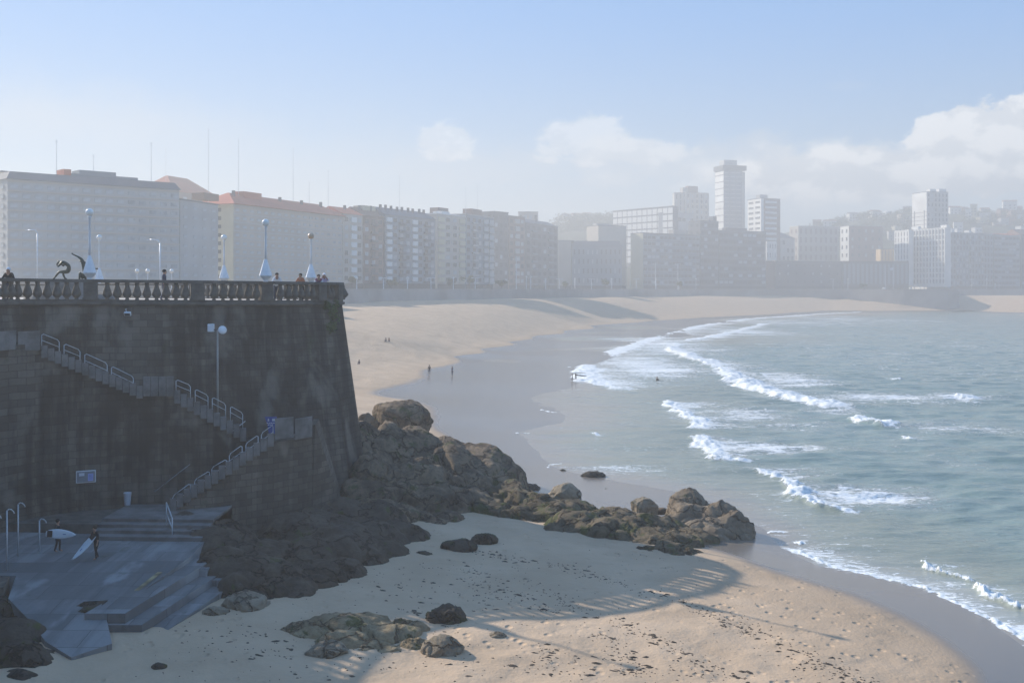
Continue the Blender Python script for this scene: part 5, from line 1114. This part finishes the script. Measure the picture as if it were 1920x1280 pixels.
nn = ['first','second','third','fourth','fifth','sixth','seventh','eighth','ninth','tenth','eleventh','twelfth','thirteenth','fourteenth','fifteenth','sixteenth','seventeenth','eighteenth','nineteenth','twentieth']
for i, px in enumerate([669,719,764,808,850,891,1023,1049,1078,1109,1147,1193,1230,1273,1305,1562,1590,1822,1850]):
    far_lamp(px, 521+(i > 5)*2, f'slim pale post, {nn[i]} from the left in the row along the far promenade', glob=False if i % 2 else True)
far_lamp(987, 519, 'left one of two pale globe lamps close together on the far promenade'); far_lamp(995, 519, 'right one of two pale globe lamps close together on the far promenade')
far_lamp(968, 486, 'tall double armed lamp post left of the twin globe lamps', 8, False); far_lamp(1271, 495, 'tall double armed lamp post in front of the long grey block', 8, False); far_lamp(1229, 494, 'tall double armed lamp post at the left end of the long grey block', 8, False)
far_lamp(1873, 534, 'pale globe lamp near the right edge of the picture'); far_lamp(1866, 532, 'slim post beside the pale globe lamp near the right edge')
# lamps and posts on the inner side of the bastion promenade, left
for px, ya, d, lab in [(300,450,150,'tall curved arm street lamp in mist behind the middle of the balustrade'),(70,432,165,'tall street lamp in mist left of the crouching statue')]:
    x = (px-CX)/F*d; h = (YH-ya)/F*d+.8; r = empty('street_lamp', (x, d, -.81), 0, lab, 'street lamp', 'tall street lamps in the mist')
    MB().path([(0,0,0),(0,0,h-.4),(-.3,0,h),(-1.4,0,h+.05)], .09, 6).build('pole', M['metal_white'], r, True); MB().box((-1.5,0,h), (.7,.3,.12), bev=.03).build('lamp_head', M['metal_white'], r)
for px, ya, d, lab in [(257,508,200,'small globe lamp in mist, left of a pair behind the balustrade'),(277,508,200,'small globe lamp in mist, right of a pair behind the balustrade'),(322,508,200,'small globe lamp in mist just right of the walking person')]:
    x = (px-CX)/F*d; h = (YH-ya)/F*d+.8; r = empty('street_lamp', (x, d, -.81), 0, lab, 'street lamp', 'small globe lamps in the mist')
    MB().tube((0,0,0),(0,0,h), .10, .07, 6).build('pole', M['metal_white'], r); MB().ball((0,0,h), .4, 12, 8).build('globe', M['globe'], r, True)
# things on the far headland
def at(px, d, z=-.81): return Vector(((px-CX)/F*d, d, z))
for px, top, lab in [(1660,498,'left flagpole of the pair on the far headland'),(1675,500,'right flagpole of the pair on the far headland, with a pale flag')]:
    r = empty('flagpole', at(px, 880), 0, lab, 'flagpole', 'flagpoles on the far headland'); h = (YH-top)/F*880+.8; MB().tube((0,0,0),(0,0,h), .16, .10, 6).build('pole', M['metal_white'], r)
    if px == 1675: MB().hexa([(-2.6,0,h-3),(-.1,0,h-2.6),(-.1,.1,h-2.6),(-2.6,.1,h-3),(-2.8,0,h-1.2),(-.1,0,h-.4),(-.1,.1,h-.4),(-2.8,.1,h-1.2)]).build('flag', cloth('flag_cloth', (.55,.6,.68)), r)
for px, lab in [(1657,'left white sphere on the far headland beside the flagpoles'),(1707,'right white sphere on the far headland beside the small white arch')]:
    r = empty('sphere_sculpture', at(px, 872), 0, lab, 'sculpture'); MB().ball((0,0,1.2), 1.15, 16, 10).build('ball', M['render_white'], r, True); MB().lathe([(.9,0),(.6,.25)], seg=10).build('foot', M['concrete'], r)
r = empty('arch', at(1719, 870), 0, 'small white curved arch on the far headland', 'arch')
MB().path([(3.0*math.cos(q)*1.0, 0, 4.0*math.sin(q)) for q in np.linspace(0, 2.7, 10)], .35, 6).build('rib', M['render_white'], r, True)
# low skerry off the headland
sk = []
for i in range(12): px = 1795+i*10; g = at(px, 812+i*6, -17.6); sk.append(chunk('s', tuple(g), (5+3*random.random(), 4, 1.3+.9*random.random()), 800+i, sub=3))
rock_object('rock_outcrop', sk, M['rock_dark'], 'low line of dark rocks in the sea off the far headland', 'rock outcrop')
# ------------------------------------------------------------ haze
hzm = bpy.data.materials.new('haze'); hzm.use_nodes = True; t = NT(hzm.node_tree); t.n.clear()
pv = t.node('ShaderNodeVolumePrincipled'); pv.inputs['Color'].default_value = (1.0,.99,.955,1); pv.inputs['Density'].default_value = HAZE; pv.inputs['Anisotropy'].default_value = .2
ou = t.node('ShaderNodeOutputMaterial'); t.l.new(pv.outputs[0], ou.inputs['Volume'])
hz = MB().box((300, 890, 58.5), (2500, 2200, 167)).build('haze', hzm); tag(hz, 'pale sea mist filling the bay', 'haze', kind='stuff')
